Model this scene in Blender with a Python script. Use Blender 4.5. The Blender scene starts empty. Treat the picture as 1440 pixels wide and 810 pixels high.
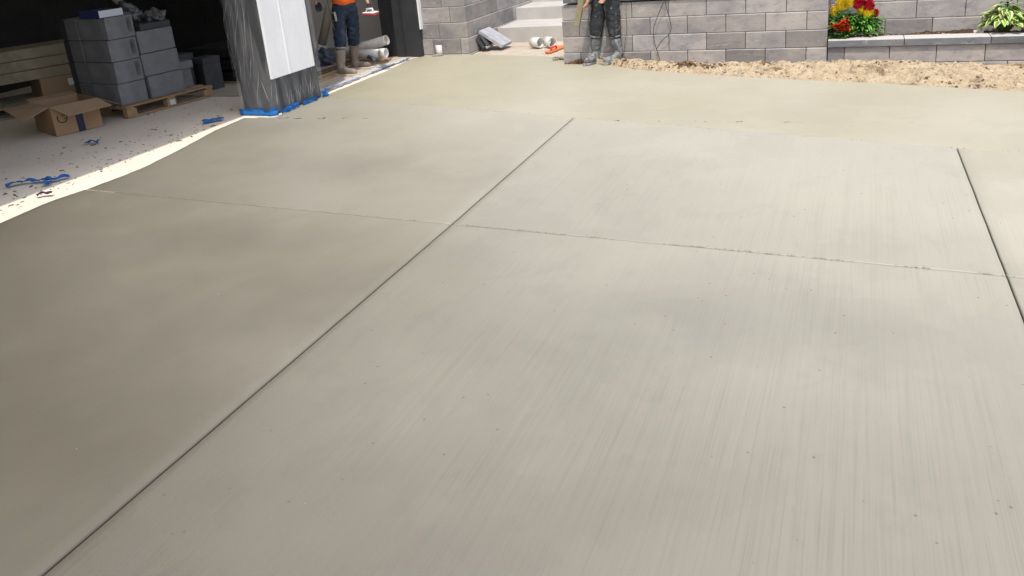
import bpy, bmesh, math, random
import numpy as np
from mathutils import Vector, Matrix, Quaternion, noise
PI=math.pi
SC=bpy.context.scene
COL=SC.collection
# ------------------------------------------------------------ camera
F=1165.; CX,CY=720.,270.; H=1.85
_n=np.array([.0913,1,386/1165.]); _n/=np.linalg.norm(_n)
def _ray(x,y): return np.array([(x-CX)/F,(y-CY)/F,1.])
_w=-_ray(-2130,144); _w-=_w@_n*_n; _w/=np.linalg.norm(_w)
_Z=-_n; _Y=np.cross(_Z,_w); MC=np.array([_w,_Y,_Z])
def G(x,y,z=0.):                      # survey helper: photo point -> point at height z
    r=MC@_ray(x,y); t=(z-H)/r[2]; return Vector((r[0]*t,r[1]*t,z))
def OY(x,y,yy):                       # survey helper: photo point -> point on the plane Y=yy
    r=MC@_ray(x,y); t=yy/r[1]; return Vector((r[0]*t,yy,r[2]*t+H))
cam_d=bpy.data.cameras.new('camera'); cam=bpy.data.objects.new('camera',cam_d); COL.objects.link(cam)
R=MC@np.array([1,0,0]); U=MC@np.array([0,-1,0]); Bk=MC@np.array([0,0,-1])
cam.matrix_world=Matrix(((R[0],U[0],Bk[0],0),(R[1],U[1],Bk[1],0),(R[2],U[2],Bk[2],H),(0,0,0,1)))
cam_d.sensor_width=36; cam_d.lens=F/1440*36; cam_d.shift_y=-135/1440; cam_d.clip_end=2000; cam_d.clip_start=.05
SC.camera=cam
# ------------------------------------------------------------ light
SUN=Vector((.125,-.40,1.0)).normalized()          # towards the sun
el=math.asin(SUN.z); az=math.atan2(SUN.x,SUN.y)
W=bpy.data.worlds.new('World'); SC.world=W; W.use_nodes=True
nt=W.node_tree; sky=nt.nodes.new('ShaderNodeTexSky'); sky.sky_type='NISHITA'; sky.sun_disc=False
sky.sun_elevation=el; sky.sun_rotation=az; sky.air_density=1.0; sky.dust_density=2.5; sky.ozone_density=1.0
bg=nt.nodes['Background']; bg.inputs[1].default_value=.15; hs=nt.nodes.new('ShaderNodeHueSaturation'); hs.inputs['Saturation'].default_value=.55; nt.links.new(sky.outputs[0],hs.inputs['Color']); nt.links.new(hs.outputs[0],bg.inputs[0])
sd=bpy.data.lights.new('sun','SUN'); sd.energy=2.0; sd.angle=math.radians(.8); sd.color=(1,.94,.85)
so=bpy.data.objects.new('sun',sd); COL.objects.link(so); so.rotation_euler=SUN.to_track_quat('Z','Y').to_euler()
vs=SC.view_settings; vs.view_transform='Standard'; vs.look='None'; vs.gamma=1; vs.exposure=.72
try: vs.use_curve_mapping=False
except: pass
random.seed(4)
# ------------------------------------------------------------ materials
class Mat:
    def __init__(s,name,color=(.5,.5,.5),rough=.8,spec=.5,metal=0):
        s.m=bpy.data.materials.new(name); s.m.use_nodes=True; s.t=s.m.node_tree; s.b=s.t.nodes['Principled BSDF']
        s.b.inputs['Base Color'].default_value=(*color,1); s.b.inputs['Roughness'].default_value=rough
        s.b.inputs['Specular IOR Level'].default_value=spec; s.b.inputs['Metallic'].default_value=metal
        s.tc=s.N('ShaderNodeTexCoord'); s.col=s.rgb(color)
    def N(s,t,**k):
        n=s.t.nodes.new(t)
        for a,v in k.items(): setattr(n,a,v)
        return n
    def L(s,a,b): s.t.links.new(a,b)
    def rgb(s,c):
        n=s.N('ShaderNodeRGB'); n.outputs[0].default_value=(*c,1); return n.outputs[0]
    def noise(s,scale=5,detail=4,rough=.55,sc=(1,1,1),off=(0,0,0),dist=0,rot=(0,0,0)):
        mp=s.N('ShaderNodeMapping'); mp.inputs['Scale'].default_value=sc; mp.inputs['Location'].default_value=(off[0]+.37,off[1]+.53,off[2]+.41); mp.inputs['Rotation'].default_value=rot
        s.L(s.tc.outputs['Object'],mp.inputs[0])
        n=s.N('ShaderNodeTexNoise'); n.inputs['Scale'].default_value=scale; n.inputs['Detail'].default_value=detail
        n.inputs['Roughness'].default_value=rough; n.inputs['Distortion'].default_value=dist
        s.L(mp.outputs[0],n.inputs['Vector']); return n.outputs[0]
    def vor(s,scale,sc=(1,1,1)):
        mp=s.N('ShaderNodeMapping'); mp.inputs['Scale'].default_value=sc; s.L(s.tc.outputs['Object'],mp.inputs[0])
        n=s.N('ShaderNodeTexVoronoi'); n.inputs['Scale'].default_value=scale; s.L(mp.outputs[0],n.inputs['Vector']); return n
    def ramp(s,fac,lo,hi,v0=0.,v1=1.):
        n=s.N('ShaderNodeMapRange'); n.inputs[1].default_value=lo; n.inputs[2].default_value=hi; n.inputs[3].default_value=v0; n.inputs[4].default_value=v1
        s.L(fac,n.inputs[0]); return n.outputs[0]
    def mul(s,a,b,op='MULTIPLY'):
        n=s.N('ShaderNodeMath',operation=op)
        for i,v in enumerate((a,b)):
            if isinstance(v,(int,float)): n.inputs[i].default_value=v
            else: s.L(v,n.inputs[i])
        return n.outputs[0]
    def mix(s,fac,c,blend='MIX'):        # mixes colour c over the running colour
        n=s.N('ShaderNodeMix',data_type='RGBA',blend_type=blend)
        if isinstance(fac,(int,float)): n.inputs[0].default_value=fac
        else: s.L(fac,n.inputs[0])
        s.L(s.col,n.inputs[6])
        if isinstance(c,tuple): n.inputs[7].default_value=(*c,1)
        else: s.L(c,n.inputs[7])
        s.col=n.outputs[2]; return s
    def island(s,lo=.8,hi=1.15):
        g=s.N('ShaderNodeNewGeometry'); v=s.ramp(g.outputs['Random Per Island'],0,1,lo,hi)
        c=s.N('ShaderNodeCombineColor'); [s.L(v,c.inputs[i]) for i in range(3)]
        return s.mix(1.0,c.outputs[0],'MULTIPLY')
    def bump(s,h,strength=.3,dist=.01):
        n=s.N('ShaderNodeBump'); n.inputs['Strength'].default_value=strength; n.inputs['Distance'].default_value=dist
        s.L(h,n.inputs['Height'])
        if s.b.inputs['Normal'].is_linked: s.L(s.b.inputs['Normal'].links[0].from_socket,n.inputs['Normal'])
        s.L(n.outputs[0],s.b.inputs['Normal']); return s
    def done(s):
        s.L(s.col,s.b.inputs['Base Color']); return s.m
def simple(name,c,rough=.7,var=.25,scale=12,spec=.4,metal=0,bump=.15,c2=None):
    m=Mat(name,c,rough,spec,metal)
    d=c2 or tuple(max(0,x*(1-var*1.3)) for x in c)
    m.mix(m.ramp(m.noise(scale,5,.6),.35,.68),d)
    if bump: m.bump(m.noise(scale*5,4,.6),bump,.004)
    return m.done()
def slab_mat(name,base,damp,streak=.5,yscale=1,crossbroom=False,dlo=.42,dhi=.62,seed=0.):
    m=Mat(name,base,.5,.6)
    m.mix(m.ramp(m.noise(.55,4,.5,off=(seed,seed*2,0)),dlo,dhi),damp)
    m.mix(m.ramp(m.noise(2.3,5,.6,off=(seed,0,0)),.4,.75,0,.22),tuple(x*.84 for x in base))
    m.mix(m.ramp(m.noise(1.1,3,.5,off=(3+seed,7,0)),.5,.75,0,.35),(base[0]*1.06,base[1]*1.05,base[2]*1.03))
    sc=(1,.010,1) if not crossbroom else (.03,1,1)
    st=m.noise(150,4,.7,sc=sc)
    st2=m.noise(42,3,.65,sc=sc,off=(5,1,0))
    cover=m.ramp(m.noise(.8,3,.5,off=(9+seed,2,0)),.38,.62,.35,1)
    m.mix(m.mul(m.ramp(st,.5,.74,0,.5*streak),cover),tuple(x*.62 for x in base))
    m.mix(m.mul(m.ramp(st2,.5,.72,0,.3*streak),cover),tuple(x*.74 for x in base))
    m.mix(m.mul(m.ramp(st,.5,.28,0,.22*streak),cover),tuple(min(1,x*1.16) for x in base))
    m.mix(m.ramp(m.noise(1.5,7,.62,off=(4+seed,1,2),dist=.5),.50,.545,0,.11),tuple(x*.6 for x in base))
    m.mix(m.ramp(m.noise(6,6,.7,sc=(1,.5,1),off=(seed,9,2),dist=.8),.58,.64,0,.10),tuple(x*.6 for x in base))
    m.mix(1.0,(.935,.935,.89),'MULTIPLY')
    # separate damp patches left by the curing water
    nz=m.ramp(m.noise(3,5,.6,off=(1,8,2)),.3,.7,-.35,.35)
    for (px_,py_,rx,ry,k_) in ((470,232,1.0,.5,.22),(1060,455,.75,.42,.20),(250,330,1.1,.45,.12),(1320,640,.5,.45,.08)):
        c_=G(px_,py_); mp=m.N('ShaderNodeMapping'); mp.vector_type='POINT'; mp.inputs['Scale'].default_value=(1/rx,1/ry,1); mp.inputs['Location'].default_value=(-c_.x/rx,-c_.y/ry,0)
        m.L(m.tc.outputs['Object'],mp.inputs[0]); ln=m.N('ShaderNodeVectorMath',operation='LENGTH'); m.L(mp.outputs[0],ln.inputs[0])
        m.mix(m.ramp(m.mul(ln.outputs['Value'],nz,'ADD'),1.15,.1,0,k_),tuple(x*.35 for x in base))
    # colour darkens and roughness drops towards the street and the garage side
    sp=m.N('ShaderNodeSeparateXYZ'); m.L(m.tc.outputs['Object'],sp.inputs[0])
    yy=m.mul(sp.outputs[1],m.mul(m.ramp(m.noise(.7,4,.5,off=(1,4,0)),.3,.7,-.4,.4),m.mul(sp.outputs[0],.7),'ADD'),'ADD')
    near_dark=m.ramp(yy,5.4,-.4)
    m.mix(near_dark,(.30,.292,.28),'MULTIPLY')
    m.L(m.ramp(near_dark,0,1,.56,.42),m.b.inputs['Roughness'])
    # air holes and grit
    v=m.vor(11); pit=m.ramp(v.outputs['Distance'],.075,.045,0,1); sel=m.ramp(m.noise(1.7,2,.5,off=(2+seed,5,0)),.47,.53)
    m.mix(m.mul(m.mul(pit,sel),.75),(.10,.085,.065))
    v2=m.vor(24); m.mix(m.mul(m.mul(m.ramp(v2.outputs['Distance'],.07,.04,0,1),m.ramp(m.noise(2.9,2,.5,off=(seed,5,9)),.52,.6)),.6),(.14,.12,.09))
    g=m.noise(420,2,.5); m.mix(m.ramp(g,.55,.8,0,.25),tuple(x*.7 for x in base))
    m.bump(st,.22*streak+.04,.004); m.bump(m.noise(160,3,.6),.10,.003); m.bump(m.noise(1.6,3,.5),.06,.02)
    return m.done()
M={}
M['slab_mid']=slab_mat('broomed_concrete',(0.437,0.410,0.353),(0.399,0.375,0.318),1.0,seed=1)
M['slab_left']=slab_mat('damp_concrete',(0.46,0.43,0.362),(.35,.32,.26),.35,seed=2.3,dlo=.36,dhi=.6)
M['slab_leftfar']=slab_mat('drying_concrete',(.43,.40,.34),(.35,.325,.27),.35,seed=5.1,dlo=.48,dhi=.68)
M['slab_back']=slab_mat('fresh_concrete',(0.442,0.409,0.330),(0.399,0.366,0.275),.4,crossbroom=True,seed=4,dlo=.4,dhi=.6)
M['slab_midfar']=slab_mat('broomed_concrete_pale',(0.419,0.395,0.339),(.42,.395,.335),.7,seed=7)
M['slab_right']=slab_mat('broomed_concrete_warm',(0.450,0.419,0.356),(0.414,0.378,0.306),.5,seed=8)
M['groove']=simple('groove_concrete',(.13,.12,.10),.9)
def garage_floor_mat():
    m=Mat('dusty_floor',(.78,.69,.58),.85,.2)
    m.mix(m.ramp(m.noise(1.3,5,.6),.4,.7,0,.6),(.62,.54,.44)); m.mix(m.ramp(m.noise(9,6,.7),.55,.75,0,.5),(.62,.59,.54))
    m.mix(m.ramp(m.noise(14,6,.75,off=(3,3,0)),.62,.72,0,.7),(.26,.20,.15))
    m.bump(m.noise(60,5,.7),.3,.004); return m.done()
M['gfloor']=garage_floor_mat()
def dirt_mat(name,a,b,c,k=1.):
    m=Mat(name,a,.95,.1)
    m.mix(m.ramp(m.noise(7*k,6,.7),.42,.62,0,.9),b); m.mix(m.ramp(m.noise(3.1*k,5,.7,off=(4,4,1)),.54,.66,0,.9),c)
    m.mix(m.ramp(m.noise(60*k,5,.7),.5,.8,0,.6),tuple(x*.35 for x in a)); m.mix(m.ramp(m.noise(45*k,4,.7,off=(1,2,3)),.56,.72,0,.6),(.72,.66,.56))
    m.bump(m.noise(50*k,6,.8),.9,.02); return m.done()
M['sand']=dirt_mat('sandy_spoil',(.56,.45,.31),(.43,.33,.21),(.16,.105,.065))
M['walk']=dirt_mat('pale_sand',(.56,.49,.40),(.50,.42,.33),(.42,.34,.26),.8)
M['soil']=dirt_mat('dark_soil',(.075,.045,.028),(.045,.028,.018),(.15,.09,.055),2)
M['ground']=dirt_mat('bare_ground',(.22,.19,.13),(.16,.15,.08),(.12,.13,.06),.5)
def block_mat(name,a,b,tint,lo=.7,hi=1.25):
    m=Mat(name,a,.88,.2)
    m.mix(m.ramp(m.noise(2.6,5,.6,sc=(1,1,2.2),dist=.6),.38,.66),b)
    m.mix(m.ramp(m.noise(1.3,4,.6,off=(7,1,3)),.45,.7,0,.7),tint)
    m.island(lo,hi)
    m.mix(m.ramp(m.noise(11,6,.75,sc=(1,1,1.6),dist=.4,off=(9,3,1)),.52,.68,0,.45),tuple(x*.55 for x in b))
    m.mix(m.ramp(m.noise(5,6,.75,sc=(1,1,3.5),off=(2,2,2),dist=.8),.58,.74,0,.6),(.58,.56,.55))
    m.mix(m.ramp(m.noise(40,4,.7),.66,.74,0,.6),(.66,.63,.6))
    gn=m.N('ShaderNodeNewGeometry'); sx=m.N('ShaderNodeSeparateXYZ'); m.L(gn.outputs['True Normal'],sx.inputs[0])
    m.mix(m.ramp(sx.outputs[2],.25,.7,0,.85),(.54,.51,.48))  # upward faces paler: dust, with sunlit ledges and chamfers painted in too
    m.bump(m.noise(80,5,.7),.35,.006); return m.done()
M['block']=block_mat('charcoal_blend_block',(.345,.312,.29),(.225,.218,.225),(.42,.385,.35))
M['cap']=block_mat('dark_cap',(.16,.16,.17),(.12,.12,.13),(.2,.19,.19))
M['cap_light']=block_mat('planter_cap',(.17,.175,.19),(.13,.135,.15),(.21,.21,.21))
M['joint']=simple('wall_core',(.10,.09,.08),.95)
M['step']=simple('step_concrete',(.49,.465,.435),.85,.12,3)
M['wall_dark']=simple('dark_wall',(.035,.033,.03),.9,.3,2)
M['wall_grey']=simple('grey_wall',(.80,.74,.69),.9,.1,2)
M['drywall']=simple('white_drywall',(.78,.77,.75),.9,.05,2)
M['char']=simple('charcoal_siding',(.042,.044,.047),.55,.2,4)
M['char2']=simple('charcoal_metal',(.035,.037,.04),.45,.2,4)
M['white']=simple('white_trim',(.88,.88,.89),.5,.05,3,bump=.03)
M['stucco']=simple('house_wall',(.45,.43,.40),.9,.1,3)
M['pack']=simple('grey_pack',(.20,.205,.215),.6,.25,5,bump=.1)
M['pack2']=simple('dark_pack',(.055,.057,.062),.6,.25,5)
M['wood']=simple('pallet_wood',(.40,.27,.15),.85,.3,9,c2=(.30,.19,.10))
M['wood_pale']=simple('pale_board',(.33,.28,.19),.85,.25,6)
M['board']=simple('khaki_board',(.30,.26,.16),.8,.2,9)
M['card']=simple('cardboard',(.37,.235,.135),.85,.12,4,bump=.05)
M['card_in']=simple('cardboard_inside',(.42,.285,.175),.85,.12,4,bump=.05)
M['navy']=simple('navy_tape',(.012,.02,.07),.4,.2,9)
M['ink']=simple('dark_ink',(.02,.018,.016),.8,.1)
M['bluetape']=simple('blue_masking_tape',(.05,.33,.85),.6,.25,14,bump=.3)
M['bluecloth']=simple('blue_tape_scrap',(.05,.30,.80),.7,.35,30,bump=.4)
M['pvc']=simple('white_pvc',(.72,.70,.67),.4,.12,7,bump=.03)
M['pvc_dirty']=simple('dusty_pvc',(.60,.55,.49),.6,.25,9,bump=.1)
M['tan_tube']=simple('tan_tube',(.42,.35,.27),.7,.15,7)
M['hollow']=simple('dark_inside',(.05,.045,.04),.9)
M['orange']=simple('orange_shirt',(.85,.14,.015),.85,.15,8,bump=.3)
M['red']=simple('red_sponge',(.62,.06,.07),.8,.25,30)
M['orange_tool']=simple('orange_plastic',(.80,.22,.07),.5,.2,9)
M['steel']=simple('worn_steel',(.42,.42,.42),.4,.3,9,metal=.6)
M['skin']=simple('skin',(.50,.29,.20),.55,.1,9,bump=.05)
M['hair']=simple('dark_hair',(.03,.022,.016),.8)
M['glove']=simple('dark_glove',(.05,.05,.055),.8,.3,12)
M['hivis']=simple('grey_jacket',(.12,.12,.12),.85,.2,9)
M['white_s']=simple('white_box_end',(.65,.68,.76),.5,.08,6)
M['blue_box']=simple('navy_box',(.03,.04,.16),.5,.15,6)
M['black']=simple('black_plastic',(.02,.021,.023),.5,.2,6)
M['bag']=simple('clear_bag',(.16,.16,.165),.3,.5,9,spec=.8,bump=.5)
M['bluegrey']=simple('blue_grey_bag',(.10,.12,.16),.7,.3,12,bump=.4)
M['paper']=simple('paper_label',(.7,.7,.7),.7,.1,20)
M['wire']=simple('black_wire',(.03,.03,.03),.5)
M['stone']=simple('pale_stone',(.7,.66,.6),.9,.2)
M['crumb']=simple('concrete_crumb',(.36,.33,.27),.9,.4,40)
M['debris']=simple('dark_debris',(.20,.15,.11),.9,.4,20)
M['rock']=simple('rock',(.52,.44,.32),.9,.5,11)
M['clod']=simple('brown_clod',(.20,.12,.065),.95,.4,11)
M['paver_grey']=simple('grey_paver',(.40,.41,.43),.9,.2,8)
M['paver_dark']=simple('dark_paver',(.07,.072,.075),.9,.2,8)
M['leaf']=Mat('green_leaf',(.10,.27,.035),.5,.4).island(.5,1.5).done()
M['leaf2']=Mat('deep_green_leaf',(.05,.14,.03),.5,.4).island(.5,1.5).done()
M['leafcream']=Mat('cream_leaf_edge',(.62,.60,.24),.55,.35).island(.75,1.15).done()
M['yellow']=Mat('yellow_bloom',(.86,.66,.05),.7,.2).island(.75,1.2).done()
M['crimson']=Mat('crimson_bloom',(.55,.015,.05),.7,.2).island(.6,1.3).done()
M['scarlet']=Mat('scarlet_bloom',(.66,.035,.012),.7,.2).island(.5,1.3).done()
M['stem']=simple('stem',(.10,.16,.04),.7)
def stained(name,base,stain,lo,hi,sc=9,bump=.5,s2=None):
    m=Mat(name,base,.88,.2); m.mix(m.ramp(m.noise(3.5,4,.6),.4,.65,0,.6),tuple(x*.5 for x in base))
    m.mix(m.ramp(m.noise(sc,7,.75,sc=(1,1,.6),dist=.7),lo,hi,0,.85),stain)
    if s2: m.mix(m.ramp(m.noise(30,4,.7),.62,.70,0,.8),s2)
    m.bump(m.noise(14,5,.65,sc=(.6,.6,1.5),dist=.5),bump,.02); return m.done()
M['jeans']=stained('dusty_jeans',(.022,.034,.058),(.17,.21,.26),.56,.74,11)
M['boot']=stained('dusty_rubber_boot',(.23,.19,.165),(.40,.35,.30),.5,.7,8,.15)
M['sole']=simple('tan_sole',(.60,.50,.37),.8,.15)
M['jeans2']=stained('concrete_splashed_trousers',(.035,.038,.042),(.22,.22,.22),.52,.76,8,.7,(.34,.34,.33))
M['boot2']=stained('concrete_caked_boot',(.13,.135,.14),(.45,.45,.44),.46,.66,13,.4,(.55,.55,.54))
def plastic_mat(name='clear_plastic_wrap',lo=.02,hi=.12):
    m=Mat(name,(.95,.95,.96),.25,.5)
    m.bump(m.noise(9,4,.6,sc=(1,1,.3)),.5,.02)
    fac=m.ramp(m.noise(4,4,.5,sc=(2,2,.35),rot=(.1,.2,0),dist=.5),.42,.7,lo,hi)
    t=m.N('ShaderNodeBsdfTransparent'); mx=m.N('ShaderNodeMixShader'); out=m.t.nodes['Material Output']
    m.L(fac,mx.inputs[0]); m.L(t.outputs[0],mx.inputs[1]); m.L(m.b.outputs[0],mx.inputs[2]); m.L(mx.outputs[0],out.inputs[0])
    m.L(m.col,m.b.inputs['Base Color']); return m.m
M['plastic']=plastic_mat(); M['crease']=plastic_mat('plastic_crease',.25,.65)
# ------------------------------------------------------------ geometry helpers
class MB:
    def __init__(s): s.bm=bmesh.new(); s.mi=0
    def box(s,c,size,rz=0,rot=None,bev=0,top=(1,1)):
        m=Matrix.Translation(c)@((rot.to_4x4() if rot else Matrix.Rotation(rz,4,'Z')))
        sx,sy,sz=[v/2 for v in size]; vs_=[]
        for z in (-1,1):
            tx,ty=(top if z>0 else (1,1))
            for x,y in((-1,-1),(1,-1),(1,1),(-1,1)): vs_.append(s.bm.verts.new(m@Vector((x*sx*tx,y*sy*ty,z*sz))))
        fs=[s.bm.faces.new([vs_[i] for i in q]) for q in((3,2,1,0),(4,5,6,7),(0,1,5,4),(1,2,6,5),(2,3,7,6),(3,0,4,7))]
        for f in fs: f.material_index=s.mi
        if bev:
            es=list({e for f in fs for e in f.edges})
            r=bmesh.ops.bevel(s.bm,geom=es,offset=bev,segments=2 if bev>.004 else 1,affect='EDGES',profile=.6)
            for f in r['faces']: f.material_index=s.mi
        return s
    def poly(s,pts,h=None,flip=False):
        """flat polygon; with h an extruded prism (h vector)"""
        b=[s.bm.verts.new(p) for p in pts]
        if h is None: f=s.bm.faces.new(b); f.material_index=s.mi; return s
        h=Vector(h); t=[s.bm.verts.new(Vector(p)+h) for p in pts]; n=len(pts)
        fs=[s.bm.faces.new(b[::-1]),s.bm.faces.new(t)]+[s.bm.faces.new((b[i],b[(i+1)%n],t[(i+1)%n],t[i])) for i in range(n)]
        for f in fs: f.material_index=s.mi
        return s
    def tube(s,pts,r,seg=10,cap=True,hollow=0):
        pts=[Vector(p) for p in pts]; rs=r if isinstance(r,(list,tuple)) else [r]*len(pts)
        rings=[]; up=Vector((0,0,1)); a=None
        for i,p in enumerate(pts):
            t=(pts[min(i+1,len(pts)-1)]-pts[max(i-1,0)]).normalized()
            if a is None: a=t.cross(up); a=a if a.length>.05 else t.cross(Vector((1,0,0)))
            a=(a-t*a.dot(t)).normalized(); b=t.cross(a)
            rings.append([s.bm.verts.new(p+(a*math.cos(k*2*PI/seg)+b*math.sin(k*2*PI/seg))*rs[i]) for k in range(seg)])
        for i in range(len(rings)-1):
            for k in range(seg):
                f=s.bm.faces.new((rings[i][k],rings[i][(k+1)%seg],rings[i+1][(k+1)%seg],rings[i+1][k])); f.material_index=s.mi; f.smooth=True
        if cap:
            for rr,fl in((rings[0],1),(rings[-1],0)):
                f=s.bm.faces.new(rr[::-1] if fl else rr); f.material_index=s.mi
        return s
    def pipe(s,p0,p1,r,th=.006,seg=24):
        """open hollow pipe"""
        p0,p1=Vector(p0),Vector(p1); t=(p1-p0).normalized(); a=t.orthogonal().normalized(); b=t.cross(a); R4=[]
        for p,rr in((p0,r),(p1,r),(p1,r-th),(p0,r-th)):
            R4.append([s.bm.verts.new(p+(a*math.cos(k*2*PI/seg)+b*math.sin(k*2*PI/seg))*rr) for k in range(seg)])
        for i in range(4):
            A,B=R4[i],R4[(i+1)%4]
            for k in range(seg):
                f=s.bm.faces.new((A[k],A[(k+1)%seg],B[(k+1)%seg],B[k])); f.material_index=s.mi; f.smooth=i in(0,2)
        return s
    def blob(s,c,r,sub=2,amp=.25,fr=2.,sq=(1,1,1),seed=0):
        ret=bmesh.ops.create_icosphere(s.bm,subdivisions=sub,radius=1)
        for v in ret['verts']:
            d=v.co.normalized(); k=1+amp*noise.noise(d*fr+Vector((seed,seed*.7,0)))*2
            v.co=Vector(c)+Vector((d.x*sq[0],d.y*sq[1],d.z*sq[2]))*r*k
        for f in {f for v in ret['verts'] for f in v.link_faces}: f.material_index=s.mi; f.smooth=sub>1
        return s
    def build(s,name,mat,parent=None,world=True,recalc=True):
        if recalc: bmesh.ops.recalc_face_normals(s.bm,faces=s.bm.faces)
        me=bpy.data.meshes.new(name); s.bm.to_mesh(me); s.bm.free()
        for m in (mat if isinstance(mat,list) else [mat]): me.materials.append(m)
        return link(name,me,parent,world)
def wm(o):
    m=Matrix.Translation(o.location)@o.rotation_euler.to_matrix().to_4x4()
    return wm(o.parent)@m if o.parent else m
def link(name,me,parent=None,world=True):
    o=bpy.data.objects.new(name,me); COL.objects.link(o)
    if parent:
        o.parent=parent
        if world: me.transform(wm(parent).inverted())
    return o
def thing(name,label,cat,loc=(0,0,0),rz=0,group=None):
    o=bpy.data.objects.new(name,None); COL.objects.link(o); o.location=loc; o.rotation_euler=(0,0,rz); o.empty_display_size=.1
    o['label']=label; o['category']=cat
    if group:o['group']=group
    return o
def tag(o,label,cat,group=None,kind=None):
    o['label']=label; o['category']=cat
    if group:o['group']=group
    if kind:o['kind']=kind
    return o
def struct(o): o['kind']='structure'; return o
def recenter(o):
    me=o.data; c=sum((v.co for v in me.vertices),Vector())/len(me.vertices); zm=min(v.co.z for v in me.vertices); c.z=zm
    me.transform(Matrix.Translation(-c)); o.location=c; return o
def stretch_noise(p,k=1.): return noise.fractal(Vector(p)*k,1.,2.,4)
# ------------------------------------------------------------ ground
def grid_obj(name,x0,x1,y0,y1,nx,ny,hf,mat,mask=None):
    b=bmesh.new(); V=[[b.verts.new((x0+(x1-x0)*i/nx,y0+(y1-y0)*j/ny,0)) for i in range(nx+1)] for j in range(ny+1)]
    for row in V:
        for v in row:
            p=hf(v.co.x,v.co.y)
            v.co=Vector(p) if not isinstance(p,float) else Vector((v.co.x,v.co.y,p))
    for j in range(ny):
        for i in range(nx):
            f=b.faces.new((V[j][i],V[j][i+1],V[j+1][i+1],V[j+1][i])); f.smooth=True
    me=bpy.data.meshes.new(name); b.to_mesh(me); b.free(); me.materials.append(mat); return link(name,me)
g=MB(); g.poly([(-900,-900,-.35),(900,-900,-.35),(900,900,-.35),(-900,900,-.35)]); struct(g.build('ground',M['ground']))
# garage floor
g=MB(); g.poly([(-13,-3,-.006),(-5.6,-3,-.006),(-5.6,12.3,-.006),(-13,12.3,-.006)][::1]); struct(g.build('garage_floor',M['gfloor'],recalc=False))
# driveway: panels between tooled grooves
def lerp(a,b,t): return a+(b-a)*t
YA0=G(130,267); YA1=G(635,315); YA2=G(1418,388)
XL1=-2.395; XL2=.715
yA_l=lambda x: lerp(YA0.y,YA1.y,(x-YA0.x)/(YA1.x-YA0.x)); yA_r=lambda x: lerp(YA1.y,YA2.y,(x-YA1.x)/(YA2.x-YA1.x))
yA=lambda x: yA_l(x) if x<YA1.x else yA_r(x)
B0=G(470,138);B1=G(803,165);B2=G(1346,208);B3=G(1440,213)
yB=lambda x: lerp(B0.y,B1.y,(x-B0.x)/(B1.x-B0.x)) if x<B1.x else (lerp(B1.y,B2.y,(x-B1.x)/(B2.x-B1.x)) if x<B2.x else lerp(B2.y,B3.y,(x-B2.x)/(B3.x-B2.x)))
edge_pts=[(0,313),(60,287),(95,274),(130,263),(200,236),(262,205),(300,184),(345,165),(388,164),(425,147),(452,136),(500,117),(540,101),(580,82),(602,78)]
EDG=[(-5.95,-3.0),(-5.93,2)]+[tuple(G(*p))[:2] for p in edge_pts]
def xE(y):
    for (x0,y0),(x1,y1) in zip(EDG,EDG[1:]):
        if y0<=y<=y1: return lerp(x0,x1,(y-y0)/(y1-y0+1e-9))
    return EDG[-1][0] if y>EDG[-1][1] else EDG[0][0]
far_pts=[(602,77.5),(640,76.5),(661,76.8),(720,78),(790,80),(803,88),(835,90),(862,92),(890,97),(960,103),(1050,108),(1140,113),(1240,117),(1340,123),(1440,128.5)]
FAR=[tuple(G(*p))[:2] for p in far_pts]+[(4.5,8.1)]
def yF(x):
    for (x0,y0),(x1,y1) in zip(FAR,FAR[1:]):
        if x0<=x<=x1: return lerp(y0,y1,(x-x0)/(x1-x0+1e-9))
    return FAR[0][1] if x<FAR[0][0] else FAR[-1][1]
def panel(b,mi,fx0,fx1,fy0,fy1,n=40,m=26,g0=(.004,.004,.004,.004),edge_r=.010,jit=None):
    """panel with rolled edges. fx0/fx1: functions of y; fy0/fy1 functions of x"""
    ts=[0,.0008,.002]+[i/n for i in range(1,n)]+[.998,.9992,1]; us=[0,.0008,.002]+[i/m for i in range(1,m)]+[.998,.9992,1]
    V=[]
    for u in us:
        row=[]
        for t in ts:
            # iterate for curved sides
            x=lerp(fx0(5),fx1(5),t); y=lerp(fy0(x),fy1(x),u); 
            for _ in range(4): x=lerp(fx0(y)+g0[0],fx1(y)-g0[1],t); y=lerp(fy0(x)+g0[2],fy1(x)-g0[3],u)
            if jit: x+=jit(y)*math.exp(-t*(fx1(y)-fx0(y))/.12)
            W_=fx1(y)-fx0(y); Hh=fy1(x)-fy0(x)
            d=min((t*W_,(1-t)*W_)); e=min(u*Hh,(1-u)*Hh); q=min(d,e*6)
            z=-.010*max(0,1-q/edge_r)**2+.0007*stretch_noise((x,y,0),.9)
            row.append(b.bm.verts.new((x,y,z)))
        V.append(row)
    for j in range(len(us)-1):
        for i in range(len(ts)-1):
            f=b.bm.faces.new((V[j][i],V[j][i+1],V[j+1][i+1],V[j+1][i])); f.material_index=mi; f.smooth=True
    per=V[0][:]+[r[-1] for r in V[1:]]+V[-1][-2::-1]+[r[0] for r in V[-2:0:-1]]
    low=[b.bm.verts.new((v.co.x,v.co.y,-.10)) for v in per]
    for i in range(len(per)):
        j=(i+1)%len(per); f=b.bm.faces.new((per[j],per[i],low[i],low[j])); f.material_index=mi
dv=MB(); k=lambda c:(lambda _:c)
_l1=[(-9.,-2.27)]+[(G(*p).y,G(*p).x) for p in ((62,805),(635,315),(803,168))]+[(12.,-2.6)]; _l2=[(-9.,.80)]+[(G(*p).y,G(*p).x) for p in ((1437,440),(1346,208))]+[(12.,.65)]
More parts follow.
